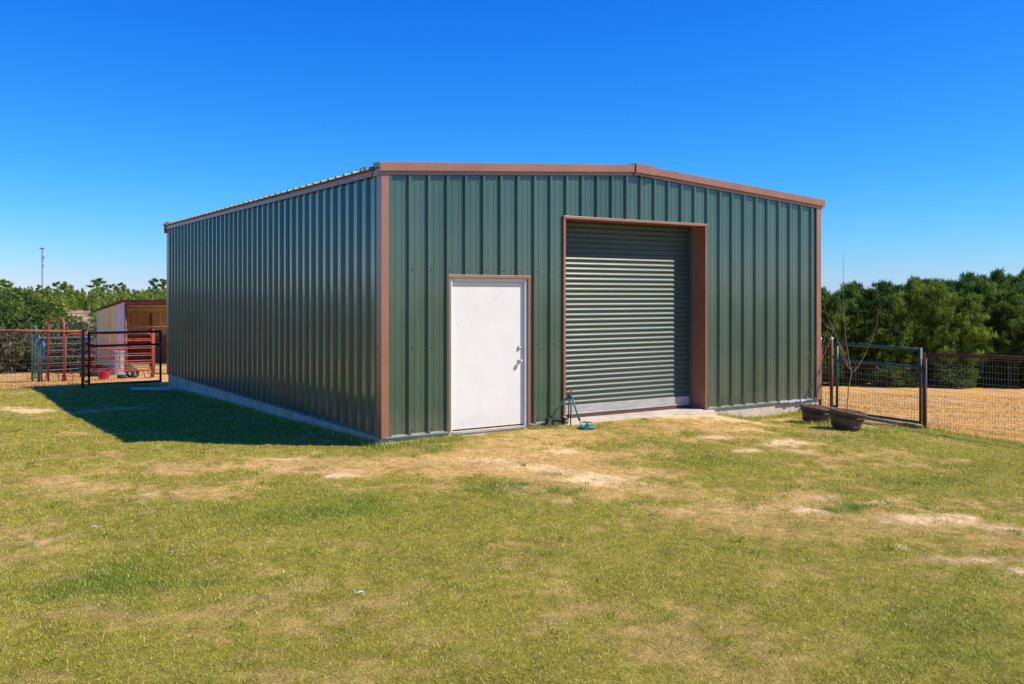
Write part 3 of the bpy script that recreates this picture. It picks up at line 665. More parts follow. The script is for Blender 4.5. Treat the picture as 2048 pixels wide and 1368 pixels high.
def gate(name, a, b, z0, z1, z0b, z1b, mid, mat, label, group=None, tr=.021, vs=.07, hs_=.102, top_white=False):
    a = Vector((*a, 0)); b = Vector((*b, 0)); root = empty(name, (a.x, a.y, z0)); tag(root, label, 'gate', group); off = Vector((a.x, a.y, z0))
    def put(mb, nm, m, **k):
        mb.v = [tuple(Vector(p)-off) for p in mb.v]; return mb.build(nm, m, root, **k)
    d = (b-a).normalized()
    A0 = a+Vector((0,0,z0)); A1 = a+Vector((0,0,z1)); B0 = b+Vector((0,0,z0b)); B1 = b+Vector((0,0,z1b))
    mb = MB()
    mb.tube([A0-Vector((0,0,.03)), A1+Vector((0,0,.03))], tr, 8); mb.tube([B0-Vector((0,0,.03)), B1+Vector((0,0,.03))], tr, 8)
    for t in (0, mid, 1): mb.tube([A0.lerp(A1, t), B0.lerp(B1, t)], tr*.95, 8)
    put(mb, 'gate_frame', mat, smooth=True)
    Am = A0.lerp(A1, mid); Bm = B0.lerp(B1, mid)
    m2 = mesh_panel((a.x, a.y), (b.x, b.y), z0, Am.z, z0b, Bm.z, vs, hs_, .0025); put(m2, 'wire_mesh', M['wire'])
    for q_ in (.06, .8): mb = MB(); p = A0.lerp(A1, q_); mb.box(-.05, .05, -.02, .02, -.03, .03, Matrix.Translation(p-d*.04)); put(mb, 'hinge', mat)
    mb = MB(); p = B0.lerp(B1, mid-.02); mb.box(-.06, .03, -.025, .025, -.05, .04, Matrix.Translation(p)); put(mb, 'latch', M['black_metal'])
    if top_white:
        mb = MB(); mb.box(-.012, .022, -.03, -.022, -.17, .03, Matrix.Translation(B1)); put(mb, 'reflective_strip', M['white_plastic'])
    return root

# left fence, gate beside the back corner
lp = [(-12.9-4.5, 22.25-.3), (-15.0, 22.1), (-12.5, 22.25), (-10.33, 22.45)]
zl = lambda x, y, yp: EYE-(yp-592)/F*y
fence('pipe_fence', lp, [EYE-(661-592)/F*21.95, EYE-(661-592)/F*22.1, EYE-(661-592)/F*22.25, EYE-(663.5-592)/F*22.45], [((-10.31, 22.4), EYE-(661-592)/F*22.4), ((-12.6, 22.25), 1.12), ((-15.0, 22.1), 1.13)], 'rusty pipe and wire mesh fence behind the lawn, to the left of the black gate', M['rust_pipe'], vs=.062, wire_r=.0028)
g1 = at(178, 769, 23.2); g2 = at(321, 762, 23.7)
gate('wire_gate', (g1.x, g1.y), (g2.x, g2.y), g1.z, at(178, 666, 23.2).z, g2.z, at(321, 663, 23.7).z, .745, M['black_metal'], 'black tube gate with wire mesh lower half beside the back corner of the green building', tr=.030)
# right: twin posts with filler, green gate, pipe fence
root = empty('fence_stub', (6.43, 18.95, gzs(6.43, 18.95))); tag(root, 'narrow wire filler panel between two rusty white-capped posts by the building corner', 'fence'); off = root.location.copy()
pa = at(1640, 676, 19.4); pb = at(1663, 676, 19.0)
for p in (pa, pb):
    mb = MB(); mb.tube([(p.x-off.x, p.y-off.y, -.3), (p.x-off.x, p.y-off.y, p.z-off.z)], .036, 12); pst = mb.build('post', M['rust_dark'], root, smooth=True)
    mb = MB(); mb.lathe([(.040,-.03),(.040,.0),(.03,.016),(.0,.022)], 14, Matrix.Translation((p.x-off.x, p.y-off.y, p.z-off.z))); mb.build('post_cap', M['white_plastic'], pst, smooth=True)
mb = MB(); zz = at(1650, 694, 19.2).z; mb.tube([(pa.x-off.x, pa.y-off.y, zz-off.z), (pb.x-off.x, pb.y-off.y, zz-off.z)], .03, 10); mb.build('cross_rail', M['rust_dark'], root, smooth=True)
m2 = mesh_panel((pa.x, pa.y), (pb.x, pb.y), off.z, zz, off.z, zz, .10, .10, .003); m2.v = [tuple(Vector(p)-off) for p in m2.v]; m2.build('wire_mesh', M['wire'], root)
a_ = at(1674, 825, 18.0); b_ = at(1841, 846, 16.4)
gate('tube_gate', (a_.x, a_.y), (b_.x, b_.y), at(1674, 822, 18.0).z, at(1674, 687, 18.0).z, at(1841, 845, 16.4).z, at(1841, 699, 16.4).z, .755, M['green_tube'], 'dark green tube gate with wire mesh lower half behind the barrel planters', tr=.026, vs=.062, top_white=True)
mb = MB(); q0 = at(1730, 838, 17.9); q1 = at(1846, 858, 16.9)
fpts = [(7.30, 16.5), (8.30, 15.2), (9.7, 13.4), (11.6, 10.9)]
fence('pipe_fence', fpts, [at(1848, 709, 16.5).z, at(2048, 716, 15.2).z, 1.0, 1.02], [((7.30, 16.5), at(1848, 706, 16.5).z), ((9.7, 13.4), 1.0)], 'dark rusty pipe and wire mesh fence running off the right edge', M['rust_dark'], rail_r=.032, vs=.051, wire_r=.0021)
mb = MB(); mb.tube([tuple(at(1720, 833, 17.2)), tuple(at(1790, 846, 16.75)), tuple(at(1846, 855, 16.4))], [.03,.034,.03], 8); tag(mb.build('timber_sill', M['wood'], None), 'weathered timber laid on the soil under the green gate', 'timber')

# ---------------------------------------------------------------- barrel planters with bare saplings
def planter(px, py, Z, tilt, label, rad=.305):
    c = at(px, py, Z); c.z = gzs(c.x, c.y) - .01
    root = empty('barrel_planter', c); root.rotation_euler = (R(2), R(tilt), 0); tag(root, label, 'planter', 'half barrel planters beside the building corner')
    s = rad/.305; k = s
    mb = MB(); prof = [(.0,.0),(.195*k,.0),(.20*k,.01),(.225*k,.06),(.255*k,.15),(.280*k,.235),(.292*k,.285),(.305*k,.288),(.307*k,.312),(.300*k,.318),(.282*k,.316),(.276*k,.27),(.27*k,.24)]
    mb.lathe(prof, 40); mb.build('barrel', M['barrel'], root, smooth=True)
    for (r0, r1, z0, z1) in ((.2245, .2395, .055, .098), (.2745, .2855, .205, .245)):
        mb = MB(); mb.lathe([(r0*k, z0), (r0*k+.005, z0), (r1*k+.005, z1), (r1*k, z1)], 40); mb.build('hoop', M['barrel_hoop'], root, smooth=True)
    mb = MB(); rn = random.Random(int(px)); n = 30; rings = [0, .09, .18, .272*k]; vs = []; fs = []
    for i, r in enumerate(rings):
        for j in range(n): a = 2*math.pi*j/n; vs.append((r*math.cos(a), r*math.sin(a), .300+rn.uniform(-.006,.008)-(.0 if i < 3 else .012)+.014*(1-r/.28)))
    for i in range(3):
        for j in range(n): fs.append((i*n+j, i*n+(j+1) % n, (i+1)*n+(j+1) % n, (i+1)*n+j))
    mb.add(vs, fs)
    for q in range(160):
        r = math.sqrt(rn.random())*.26; a = rn.random()*6.28; mm = Matrix.Translation((r*math.cos(a), r*math.sin(a), .314)) @ Matrix.Rotation(rn.random()*6.28, 4, 'Z') @ Matrix.Rotation(rn.uniform(-.6,.6), 4, 'X')
        mb.box(-.016, .016, -.006, .006, -.003, .003, mm)
    mb.build('soil', M['soil'], root); return root, c
p1, c1 = planter(1630.5, 848, 16.35, 6.5, 'half barrel planter tucked against the building corner, behind the other planter', .292)
p2, c2 = planter(1690, 858, 15.45, 8.0, 'half barrel planter standing in front of the green gate, nearer the camera')
def sapling(Z, lines, label, base):
    mb = MB(); rn = random.Random(int(Z*10)); b0 = at(lines[0][0][0][0], lines[0][0][0][1], Z)
    for pts, r0, r1 in lines:
        dz = rn.uniform(-.35, .35); q = []
        n = len(pts)
        for i, (x, y) in enumerate(pts):
            t = i/(n-1); p = at(x, y, Z + (dz*t if pts is not lines[0][0] else 0)); q.append(p)
        # subdivide with small wobbles
        qq = []
        for i in range(len(q)-1):
            for k in range(4):
                t = k/4; p = q[i].lerp(q[i+1], t)
                if k: p = p+Vector((rn.uniform(-.006,.006), rn.uniform(-.006,.006), 0))
                qq.append(p)
        qq.append(q[-1]); m = len(qq)
        mb.tube([tuple(p-b0) for p in qq], [.78*(r0+(r1-r0)*i/(m-1)) for i in range(m)], 7)
    o = mb.build('sapling', M['sapling_bark'], None, smooth=True); o.location = b0; tag(o, label, 'sapling', 'bare saplings in the barrel planters')
zs1 = 16.35; zs2 = 15.45
sapling(zs1, [([(1631,812),(1635,785),(1639,756),(1641,735),(1644,716)], .014, .009),
              ([(1640,748),(1630,733),(1620,718),(1617,703)], .006, .003), ([(1640,742),(1634,728),(1626,705),(1624,690),(1630,676),(1636,668)], .0045, .002),
              ([(1641,735),(1640,715),(1639,698)], .005, .003), ([(1643,722),(1652,700),(1660,682),(1667,655),(1669,640),(1674,620)], .008, .003),
              ([(1643,720),(1646,690),(1652,668),(1658,648)], .005, .002), ([(1666,659),(1655,655),(1644,641),(1637,622),(1634,608)], .005, .002),
              ([(1660,682),(1653,672),(1648,664)], .004, .002), ([(1641,745),(1634,743),(1630,747)], .006, .004)],
        'shorter bare sapling rising from the planter against the building corner', c1)
sapling(zs2, [([(1694,832),(1695,800),(1698,772),(1703,748),(1702,735)], .013, .010),
              ([(1702,738),(1696,708),(1691,675),(1689,640),(1687,590),(1686.5,545),(1686,506)], .009, .003),
              ([(1702,744),(1690,722),(1684,706),(1680,692),(1672,672),(1665,652),(1658,640),(1653,628),(1648,606)], .008, .0025),
              ([(1701,741),(1694,726),(1682,712),(1676,697)], .006, .003), ([(1700,730),(1690,712),(1686,700),(1679,684)], .005, .003),
              ([(1704,746),(1716,733),(1729,712),(1742,684),(1750,660),(1755,640),(1757,618)], .007, .0025), ([(1752,652),(1756,645),(1762,641)], .003, .0015),
              ([(1684,706),(1685,690),(1689,684)], .004, .003)],
        'tall bare sapling with a long whip-like leader rising from the nearer planter', c2)

# ---------------------------------------------------------------- sprinklers beside the roller door
Z0 = 14.25
t = empty('tripod_sprinkler', at(1139, 850, 14.35)); off = t.location.copy(); tag(t, 'teal tripod lawn sprinkler with brass head standing by the roll-up door', 'sprinkler')
hub = at(1139, 792, 14.25)
feet = [at(1090, 859, 14.25), at(1135.5, 851, 14.52), at(1168, 861.5, 14.15)]
def rel(p): return tuple(Vector(p)-off)
for i, f_ in enumerate(feet):
    d = (f_-hub); k = hub+d*.66 + (Vector((-.02,0,.03)) if i == 0 else Vector((0,0,0)))
    mb = MB(); st_ = hub+Vector((d.x, d.y, 0)).normalized()*.035-Vector((0,0,.01)); mb.tube([rel(st_), rel(k)], .0135 if i != 1 else .011, 10)
    lg = mb.build('leg', M['teal_paint'], t, smooth=True)
    mb = MB(); mb.tube([rel(k), rel(f_)], .0085, 8); mb.build('leg_extension', M['teal_paint'], lg, smooth=True)
    mb = MB(); u_ = (f_-k).normalized(); mb.tube([rel(k-u_*.02), rel(k+u_*.025)], .018, 10); mb.build('leg_clamp', M['black_plastic'], lg, smooth=True)
mb = MB(); mb.tube([rel(at(1142.5, 795, 14.3)), rel(at(1141.5, 835, 14.3)), rel(at(1141, 851, 14.3))], [.012,.011,.009], 8); mb.build('riser_hose', M['green_tube'], t, smooth=True)
mb = MB(); mb.lathe([(.0,-.035),(.02,-.03),(.038,-.012),(.038,.008),(.02,.02),(.0,.022)], 14, Matrix.Translation(rel(hub))); mb.build('hub', M['black_plastic'], t, smooth=True)
mb = MB(); h = Vector(rel(hub)); mb.tube([h+Vector((0,0,.015)), h+Vector((0,0,.07))], .008, 8); mb.tube([h+Vector((-.01,0,.055)), h+Vector((.045,0,.085))], .008, 8)
mb.tube([h+Vector((-.045,0,.07)), h+Vector((-.02,0,.09)), h+Vector((.02,0,.095)), h+Vector((.05,0,.075)), h+Vector((.048,0,.055))], .005, 6); mb.box(-.052,-.035,-.012,.012,.055,.08, Matrix.Translation(h)); mb.build('impact_head', M['brass'], t, smooth=False)
# small ring-base sprinkler
c = at(1174, 856, 14.2); c.z = gzs(c.x, c.y)+.015; t = empty('ring_sprinkler', c); tag(t, 'low teal plastic spinning sprinkler lying in the grass at the foot of the tripod', 'sprinkler')
mb = MB(); n = 28
mb.tube([(.115*math.cos(2*math.pi*k/n), .085*math.sin(2*math.pi*k/n), .022) for k in range(n+1)], .017, 8, False); mb.tube([(-.11, 0, .02), (.11, 0, .02)], .013, 8); mb.build('base', M['teal_plastic'], t, smooth=True)
mb = MB(); mb.tube([(0,0,.02),(0,0,.085)], .014, 10); mb.build('spindle', M['black_plastic'], t, smooth=True)
mb = MB()
for k in range(3): a = k*2.094+.3; mb.tube([(0,0,.088),(.05*math.cos(a),.05*math.sin(a),.095),(.085*math.cos(a+.2),.085*math.sin(a+.2),.088)], [.014,.011,.008], 8)
mb.build('spinner_arm', M['teal_plastic'], t, smooth=True)
# wheeled sprinkler cart lying on a plank
c = at(1112, 848, 14.42); c.z = gzs(c.x, c.y)+.03; t = empty('wheeled_sprinkler_base', c, TH); tag(t, 'black plastic sprinkler base with two pale-rimmed wheels against the wall by the roll-up door', 'sprinkler')
mb = MB(); mb.box(-.16,.16,-.03,.03,.012,.05); mb.box(-.06,.1,-.022,.022,.05,.085); mb.build('body', M['black_plastic'], t, bevel=.006)
for x in (-.155, .15):
    mb = MB(); mm = Matrix.Translation((x, -.01, .065)) @ Matrix.Rotation(R(90), 4, 'Y'); mb.lathe([(.0,-.026),(.048,-.026),(.060,-.018),(.062,.018),(.05,.026),(.0,.026)], 20, mm); wh = mb.build('wheel', M['black_plastic'], t, smooth=True)
    mb = MB(); mb.lathe([(.056,-.027),(.0645,-.022),(.0655,.022),(.056,.027)], 20, mm); mb.build('rim', M['wood'], wh, smooth=True)
c = at(1104, 849, 14.36); c.z = gzs(c.x, c.y)+.012; mb = MB(); mb.box(-.26,.20,-.055,.055,-.012,.022); o = mb.build('plank', M['wood'], None, bevel=.004); o.location = c; o.rotation_euler = (0,0,TH*.8); tag(o, 'short grey weathered plank on the grass under the black sprinkler base', 'plank')
c = at(1060, 853, 14.30); 
# litter on the lawn
def bit(px, py, sx, sy, rz, label, name='twig', mat='wood', th=.006):
    Z = F*(EYE+.17)/(py-592); p = at(px, py, Z); p.z = gzs(p.x, p.y)+.035
    mb = MB(); mb.tube([(-sx/2,0,0),(-sx*.1,sy,.006),(sx/2,-sy*.5,.0)], [th*.7, th, th*.5], 6); o = mb.build(name, M[mat], None); o.location = p; o.rotation_euler = (0,0,rz); tag(o, label, name.replace('_', ' '))
bit(190, 1064, .07, .004, .1, 'small white plastic strip lying on the dry grass at the left', 'plastic_strip', 'white_plastic', .008)
bit(722, 1195, .05, .006, .3, 'tiny white scrap lying in the lawn in the foreground', 'paper_scrap', 'white_plastic', .008)
bit(1115, 1254, .17, .005, .25, 'thin straw-coloured twig lying in the foreground grass', 'twig', 'wood', .003)
# white pipe on the ground beside the back corner
a0 = at(262, 778.5, 21.9); a1 = at(341, 773.5, 22.3); a0.z = gzs(a0.x, a0.y)+.05; a1.z = gzs(a1.x, a1.y)+.06
mb = MB(); mm = Matrix.Translation((a0+a1)/2) @ (a1-a0).to_track_quat('X', 'Z').to_matrix().to_4x4(); ln = (a1-a0).length
mb.box(-ln/2, ln/2, -.09, .09, -.025, .025, mm); tag(mb.build('board', M['white_plastic'], None, bevel=.006), 'long white board lying on the ground at the back corner of the green building', 'board')

# ---------------------------------------------------------------- pen behind the left fence
def pen_panel(a, b, h, label, mat, nr=6, r=.018, name='corral_panel', group='red livestock pen panels', legs=True, mids=(.5,), z0=None, lo=.28):
    a = Vector((*a, gzs(*a))) if len(a) == 2 else Vector(a); b = Vector((*b, gzs(*b))) if len(b) == 2 else Vector(b)
    root = empty(name, a); tag(root, label, 'pen panel', group); d = b-a; L_ = d.length; dn = d.normalized()
    up = Vector((0,0,1)); cr = .14
    mb = MB(); n = 5; pts = [Vector((0,0,.0))+up*.02]
    for k in range(n+1): t_ = k/n*math.pi/2; pts.append(up*(h-cr+cr*math.sin(t_)) + dn*(cr-cr*math.cos(t_)))
    for k in range(n+1): t_ = k/n*math.pi/2; pts.append(d - dn*(cr-cr*math.sin(t_)) + up*(h-cr+cr*math.cos(t_)))
    pts.append(d+up*.02); mb.tube(pts, r*1.25, 8); mb.build('outer_frame', mat, root, smooth=True)
    mb = MB()
    for i in range(nr-1):
        z = lo+(h-lo)*i/(nr-1); mb.tube([up*z, d+up*z], r, 6)
    mb.build('rail', mat, root, smooth=True)
    for m_ in mids:
        mb = MB(); mb.tube([d*m_+up*lo, d*m_+up*h], r*.8, 6); mb.build('upright', mat, root, smooth=True)
    if legs:
        for e in (.0, 1.0):
            mb = MB(); c0 = d*e; s_ = 1 if e == 0 else -1
            mb.tube([c0+up*lo+dn*s_*.02, c0+up*.06+dn*s_*.04, c0+up*.0+dn*s_*.12, c0+up*.07+dn*s_*.22, c0+up*lo+dn*s_*.26], r, 6); mb.build('foot', mat, root, smooth=True)
    return root
def arch(a, b, h, label, mat, name, r=.028, group=None, lean=0.0):
    a = Vector((*a, gzs(*a))); b = Vector((*b, gzs(*b))); root = empty(name, a); tag(root, label, 'gate frame', group); d = b-a; up = Vector((0,0,1))
    ln = Vector((lean, 0, 0)); mb = MB(); dn = d.normalized()
    mb.tube([up*-.02, up*(h-.12)+ln*.9, up*(h-.03)+dn*.05+ln, up*h+dn*.13+ln, d-dn*.13+up*h+ln, d-dn*.05+up*(h-.03)+ln, d+up*(h-.12)+ln*.9, d-up*.02], r, 8); mb.build('frame', mat, root, smooth=True); return root
def g_at(px, Z): return ((px-1024)/F*Z, Z)
pen_panel(g_at(130, 28.6), g_at(304, 30.0), 1.46, 'long red pen panel running behind the black gate toward the shelter', M['red_tube'], 6)
pen_panel(g_at(83, 29.4), g_at(127, 28.9), 1.32, 'short red pen panel hung inside the tall red doorway frame', M['red_tube'], 6, mids=())
arch(g_at(96.5, 29.0), g_at(127.5, 28.6), 1.93, 'tall red doorway frame standing above the pen panels', M['red_tube'], 'pen_doorway', .036)
pen_panel(g_at(165, 31.6), g_at(309, 33.4), 1.55, 'second red pen panel seen just behind the long one', M['red_tube'], 6)
arch(g_at(66, 29.8), g_at(77, 29.0), 1.75, 'tall faded green doorway frame leaning at the left end of the pen', M['teal_tube'], 'pen_doorway', .030, lean=-.08)
pen_panel(g_at(64, 30.2), g_at(79, 28.8), 1.45, 'faded green ladder-like pen panel seen nearly end on at the left', M['teal_tube'], 6, group='green livestock pen panels', mids=(), r=.024)
pen_panel(g_at(70, 31.5), g_at(190, 34.0), 1.40, 'faded green pen panel running behind the red doorway', M['teal_tube'], 6, group='green livestock pen panels')
pen_panel(g_at(140, 36.0), g_at(190, 35.0), 1.40, 'black pen panel standing beside the tan shelter', M['black_metal'], 5, group='black livestock pen panels', mids=())
# post and pipe rail to the right of the red panel
root = empty('pipe_rail_fence', at(306, 745, 31.5)); off = root.location.copy(); tag(root, 'rusty pipe rail with its post in front of the open shelter', 'fence')
z_ = gzs(*g_at(306, 31.5)); X_ = g_at(306, 31.5)[0]
mb = MB(); mb.tube([(0, 0, z_-off.z-.2), (0, 0, z_-off.z+1.62)], .04, 8); mb.build('post', M['rust_pipe'], root, smooth=True)
mb = MB(); mb.tube([tuple(at(252, 656, 35.5)-off), (0,0,at(306,654.5,31.5).z-off.z), tuple(at(380, 652, 33)-off)], .032, 8); mb.build('top_rail', M['rust_pipe'], root, smooth=True)
mb = MB(); mb.tube([(0,0,z_-off.z+.12), tuple(at(380, 748, 33)-off)], .032, 8); mb.build('bottom_rail', M['rust_pipe'], root, smooth=True)
# blue halter hanging on the red post
mb = MB(); p = at(86, 683, 29.2); mb.tube([p, p+Vector((.03,0,-.16)), p+Vector((-.03,.0,-.3)), p+Vector((.05,0,-.5)), p+Vector((.06,0,-.85))], [.05,.06,.04,.025,.02], 8); mb.tube([p+Vector((-.06,0,-.02)), p+Vector((.06,0,-.1)), p+Vector((.05,0,-.3))], .03, 6)
tag(mb.build('halter', M['blue_cloth'], None, smooth=True), 'blue rope halter hanging on the short red pen panel', 'halter')
# tubs, bucket, tyres, barrel
def tub(px, Z, r, h, mat, name, label, cat, taper=.8, squash=1.0, dz=0.0, group=None):
    x, y = g_at(px, Z); mb = MB(); mb.lathe([(0,0),(r*taper,0),(r*.98,h*.92),(r*1.05,h*.94),(r*1.05,h),(r*.94,h),(r*taper*.93,.03),(0,.03)], 24, Matrix.Diagonal((1, squash, 1, 1)))
    o = mb.build(name, mat, None, smooth=False); o.location = (x, y, gzs(x, y)+dz); tag(o, label, cat, group); return o
tub(186, 33.0, .50, .32, M['black_plastic'], 'water_trough', 'long black stock tank on the ground behind the red panels', 'trough', .9, .6)
tub(208, 30.3, .20, .27, M['red_plastic'], 'feed_tub', 'bright red feed tub on the straw behind the black gate', 'tub', .78)
tub(234.5, 34.5, .25, .88, mottled('shaded_white_plastic', (.24,.24,.27), (.30,.30,.33), 4, .6), 'water_barrel', 'white plastic barrel standing beside the shelter post, its shade painted in as grey', 'barrel', .96)  # white barrel, greyed so that its shade is put into the colour
def tyre(px, Z, label, rx=0.0, rz=0.0):
    x, y = g_at(px, Z); mb = MB(); pr = []; 
    for k in range(11): a = 2*math.pi*k/10; pr.append((.115+.045*math.cos(a), .055*math.sin(a)))
    mb.lathe(pr, 28); o = mb.build('tyre', M['rubber'], None, smooth=True); up_ = abs(rx) > 1
    o.location = (x, y, gzs(x, y)+(.155 if up_ else .06)); o.rotation_euler = (rx, 0, rz); tag(o, label, 'tyre', 'old tyres on the ground before the shelter')
tyre(244, 30.8, 'black tyre lying flat on the straw to the left of the standing tyres')
tyre(261, 31.2, 'left one of two tyres standing upright behind the black gate', R(80), .9)
tyre(270, 31.0, 'right one of two tyres standing upright behind the black gate', R(80), 1.1)

# open-front shelter
SH = at(250, 735, 36.5); SH.z = gzs(SH.x, SH.y); sa = R(-3.0)
S = empty('open_shelter', SH, sa); tag(S, 'open-fronted tan steel livestock shelter with a lean-to roof behind the pens', 'shed')
hf = at(250, 604, 36.5).z - SH.z; hb = hf-.42; SD = 5.2; SW = 6.0
inv = Matrix.Rotation(-sa, 3, 'Z')
bk = inv @ (at(194, 700, 41.3)-SH); sx = bk.x; sy = bk.y    # back-left corner in local coords
hb = (at(194, 623, 41.3).z - SH.z)
sl = math.hypot(sx, sy); dxn = Vector((sx, sy, 0)).normalized(); nn = Vector((dxn.y, -dxn.x, 0)); nn = nn if nn.x < 0 else -nn
def shed_side(mb, s0, s1, o0=0):
    pr = rib_profile(s0, s1, .12, .025)
    for (a, oa), (b, ob) in zip(pr[:-1], pr[1:]):
        pa_ = dxn*a+nn*(oa+.004); pb_ = dxn*b+nn*(ob+.004)
        mb.quad((pa_.x, pa_.y, 0.02), (pb_.x, pb_.y, 0.02), (pb_.x, pb_.y, hf+(hb-hf)*b/sl), (pa_.x, pa_.y, hf+(hb-hf)*a/sl))
mb = MB(); shed_side(mb, 0, sl*.24); mb.build('side_panel', M['shed_white'], S); mb = MB(); shed_side(mb, sl*.24, sl*.93); mb.build('side_panel', M['shed_tan'], S); mb = MB(); shed_side(mb, sl*.93, sl); mb.build('side_panel', M['shed_white'], S)
mb = MB(); pr = rib_profile(0, SW, .1, .025)
for (a, oa), (b, ob) in zip(pr[:-1], pr[1:]):
    mb.quad((sx+a, sy-oa, .02), (sx+b, sy-ob, .02), (sx+b, sy-ob, hb), (sx+a, sy-oa, hb))
mb.build('back_panel', M['shed_inner'], S)
mb = MB(); mb.box(sx+.05, sx+SW, sy-.10, sy-.045, .02, 1.25); mb.build('kickboard', M['kickboard'], S)
mb = MB(); sF = SW+sx
mb.add([(-.12,-.12,hf+.06),(sF+.1,-.12,hf+.06),(sF+.1,sy+.12,hb+.04),(sx-.1,sy+.12,hb+.04),(-.12,-.12,hf+.09),(sF+.1,-.12,hf+.09),(sF+.1,sy+.12,hb+.07),(sx-.1,sy+.12,hb+.07)], [(0,3,2,1),(4,5,6,7),(0,1,5,4),(1,2,6,5),(2,3,7,6),(3,0,4,7)]); mb.build('roof', M['rust_dark'], S)
for k in range(4):
    t_ = k/3.3; mb = MB(); z = hf+(hb-hf)*t_; x_ = sx*t_; mb.box(x_, sF, sy*t_-.03, sy*t_+.03, z-.09, z+.0); mb.build('purlin', M['shed_inner'] if k else M['rust_pipe'], S)
for x_ in (0.0, 2.9): mb = MB(); mb.tube([(x_+.03, 0, -.2), (x_+.03, 0, hf-.08)], .055, 10); mb.build('post', M['rust_pipe'], S, smooth=True)
for x_ in (1.6, 3.2): mb = MB(); mb.tube([(sx+x_+.9, sy-.16, -.2), (sx+x_+.9, sy-.16, hb-.08)], .045, 10); mb.build('post', M['rust_pipe'], S, smooth=True)

# ---------------------------------------------------------------- trees
def tufts_mesh(name, centers, size, per, rs, mat, up=.3, wide=.11):
    "needle / leaf clumps: narrow faces radiating from each centre"
    c = np.repeat(centers, per, 0); n = len(c); d = rs.randn(n, 3); d[:, 2] += up; d /= np.linalg.norm(d, axis=1)[:, None]
    q = rs.randn(n, 3); s = np.cross(d, q); s /= np.linalg.norm(s, axis=1)[:, None]
    ln = size*(.6+.8*rs.rand(n))[:, None]; wd = ln*wide*(.7+.6*rs.rand(n))[:, None]
    jit = rs.randn(n, 3)*size*.22
    a = c+jit; P = np.stack([a-s*wd*.6, a+s*wd*.6, a+d*ln*.6+s*wd, a+d*ln, a+d*ln*.6-s*wd], 1)
    me = bpy.data.meshes.new(name); me.vertices.add(n*5); me.vertices.foreach_set('co', P.ravel()); me.loops.add(n*5)
    me.loops.foreach_set('vertex_index', np.arange(n*5)); me.polygons.add(n); me.polygons.foreach_set('loop_start', np.arange(n)*5); me.update(calc_edges=True)
    me.materials.append(mat); return me
def mesh_obj(name, me, parent=None):
    o = bpy.data.objects.new(name, me); C.objects.link(o)
    if parent is not None: o.parent = parent
    return o
def pine_proto(seed, H, Rw, mat, base=.22, ntip=22, per=17, size=.27, name='pine_tree', topy=.75):
    rs = np.random.RandomState(seed); root = empty(name); mb = MB()
    ang = 0; tips = []; wob = [Vector((rs.uniform(-.06,.06)*k, rs.uniform(-.06,.06)*k, H*k/6)) for k in range(7)]
    mb.tube(wob, [.11*H/7*(1-k/6.6)+.012 for k in range(7)], 8)
    nl = int(H*7.5)
    for i in range(nl):
        t = base+(1-base)*(i/nl)**.9; z = t*H; k = t*6; k0 = min(5, int(k)); p0 = wob[k0].lerp(wob[k0+1], k-k0)
        ang += 2.4+rs.uniform(-.4,.4); prof = math.sin(math.pi*min(1, (t-base)/(1-base)*topy+.22))**.8
        ln = Rw*prof*rs.uniform(.65,1.18)+.15; rise = rs.uniform(.15,.6)*(1+t)
        p1 = p0+Vector((math.cos(ang)*ln*.5, math.sin(ang)*ln*.5, ln*rise*.35)); p2 = p0+Vector((math.cos(ang)*ln, math.sin(ang)*ln, ln*rise*.9))
        mb.tube([p0, p1, p2], [.03*H/7*(1.1-t), .016, .006], 5, False)
        m = max(5, int(ntip*ln/Rw))
        for j in range(m):
            u = rs.uniform(.30, 1.05); c = p0.lerp(p1, u*2) if u < .5 else p1.lerp(p2, (u-.5)*2)
            s = .10+.20*ln*u*.55; tips.append((c.x+rs.randn()*s, c.y+rs.randn()*s, c.z+rs.randn()*s*.45+.05))
    tips += [(wob[6].x+rs.randn()*.12, wob[6].y+rs.randn()*.12, H+rs.uniform(-.7,.18)) for _ in range(24)]
    tr_ = mb.build('trunk', M['bark'], root, smooth=True)
    mesh_obj('crown', tufts_mesh('crown', np.array(tips), size, per, rs, mat, 1.1, .07), root)
    return root
def place(proto, first, x, y, s, rz, label, group, cat='tree', sz=None, dz=0.0):
    o = proto if first else copy_tree(proto); o.location = (x, y, gzs(x, y)-.05+dz); o.rotation_euler = (0,0,rz); o.scale = (s, s, sz or s); tag(o, label, cat, group); return o
rng = random.Random(7)
protos = [pine_proto(31+i, 7.0, 1.35, M['needles'], base=[.10,.16,.22,.13,.26][i]) for i in range(5)]
used = set(); GP = 'dense pines along the far side of the right field'
row_y = [(57, 60), (61, 60), (65, 60), (69.5, 60), (75, 60)]
cnt = 0
LBP = {0: 'green pine in the front row of the dense stand behind the right field', 1: 'pine in the second row of the stand behind the right field', 2: 'pine deep inside the stand behind the right field', 3: 'pine deep inside the stand behind the right field', 4: 'pine deep inside the stand behind the right field'}
for ri, (yy, _) in enumerate(row_y):
    x = 9.5+ri*.9
    while x < 40+ri*3:
        y = yy+rng.uniform(-1.6,1.6); px = 1024+F*x/y
        # skyline height rises to the right in the photo
        top = np.interp(px, [1200, 1630, 1700, 1760, 1830, 1900, 1960, 2050, 2300], [580, 572, 578, 566, 556, 556, 549, 546, 540]) + rng.uniform(3, 22)
        hz = EYE-(top-592)/F*y - gzs(x, y); s = rng.uniform(.55,.80)
        i = rng.randrange(5); place(protos[i], i not in used, x, y, s, rng.random()*6.28, LBP[ri], GP, sz=hz/7.0*rng.uniform(.93, 1.03) if ri else hz/7.0*rng.uniform(.82,1.0)); used.add(i); cnt += 1
        x += rng.uniform(.85, 1.55)
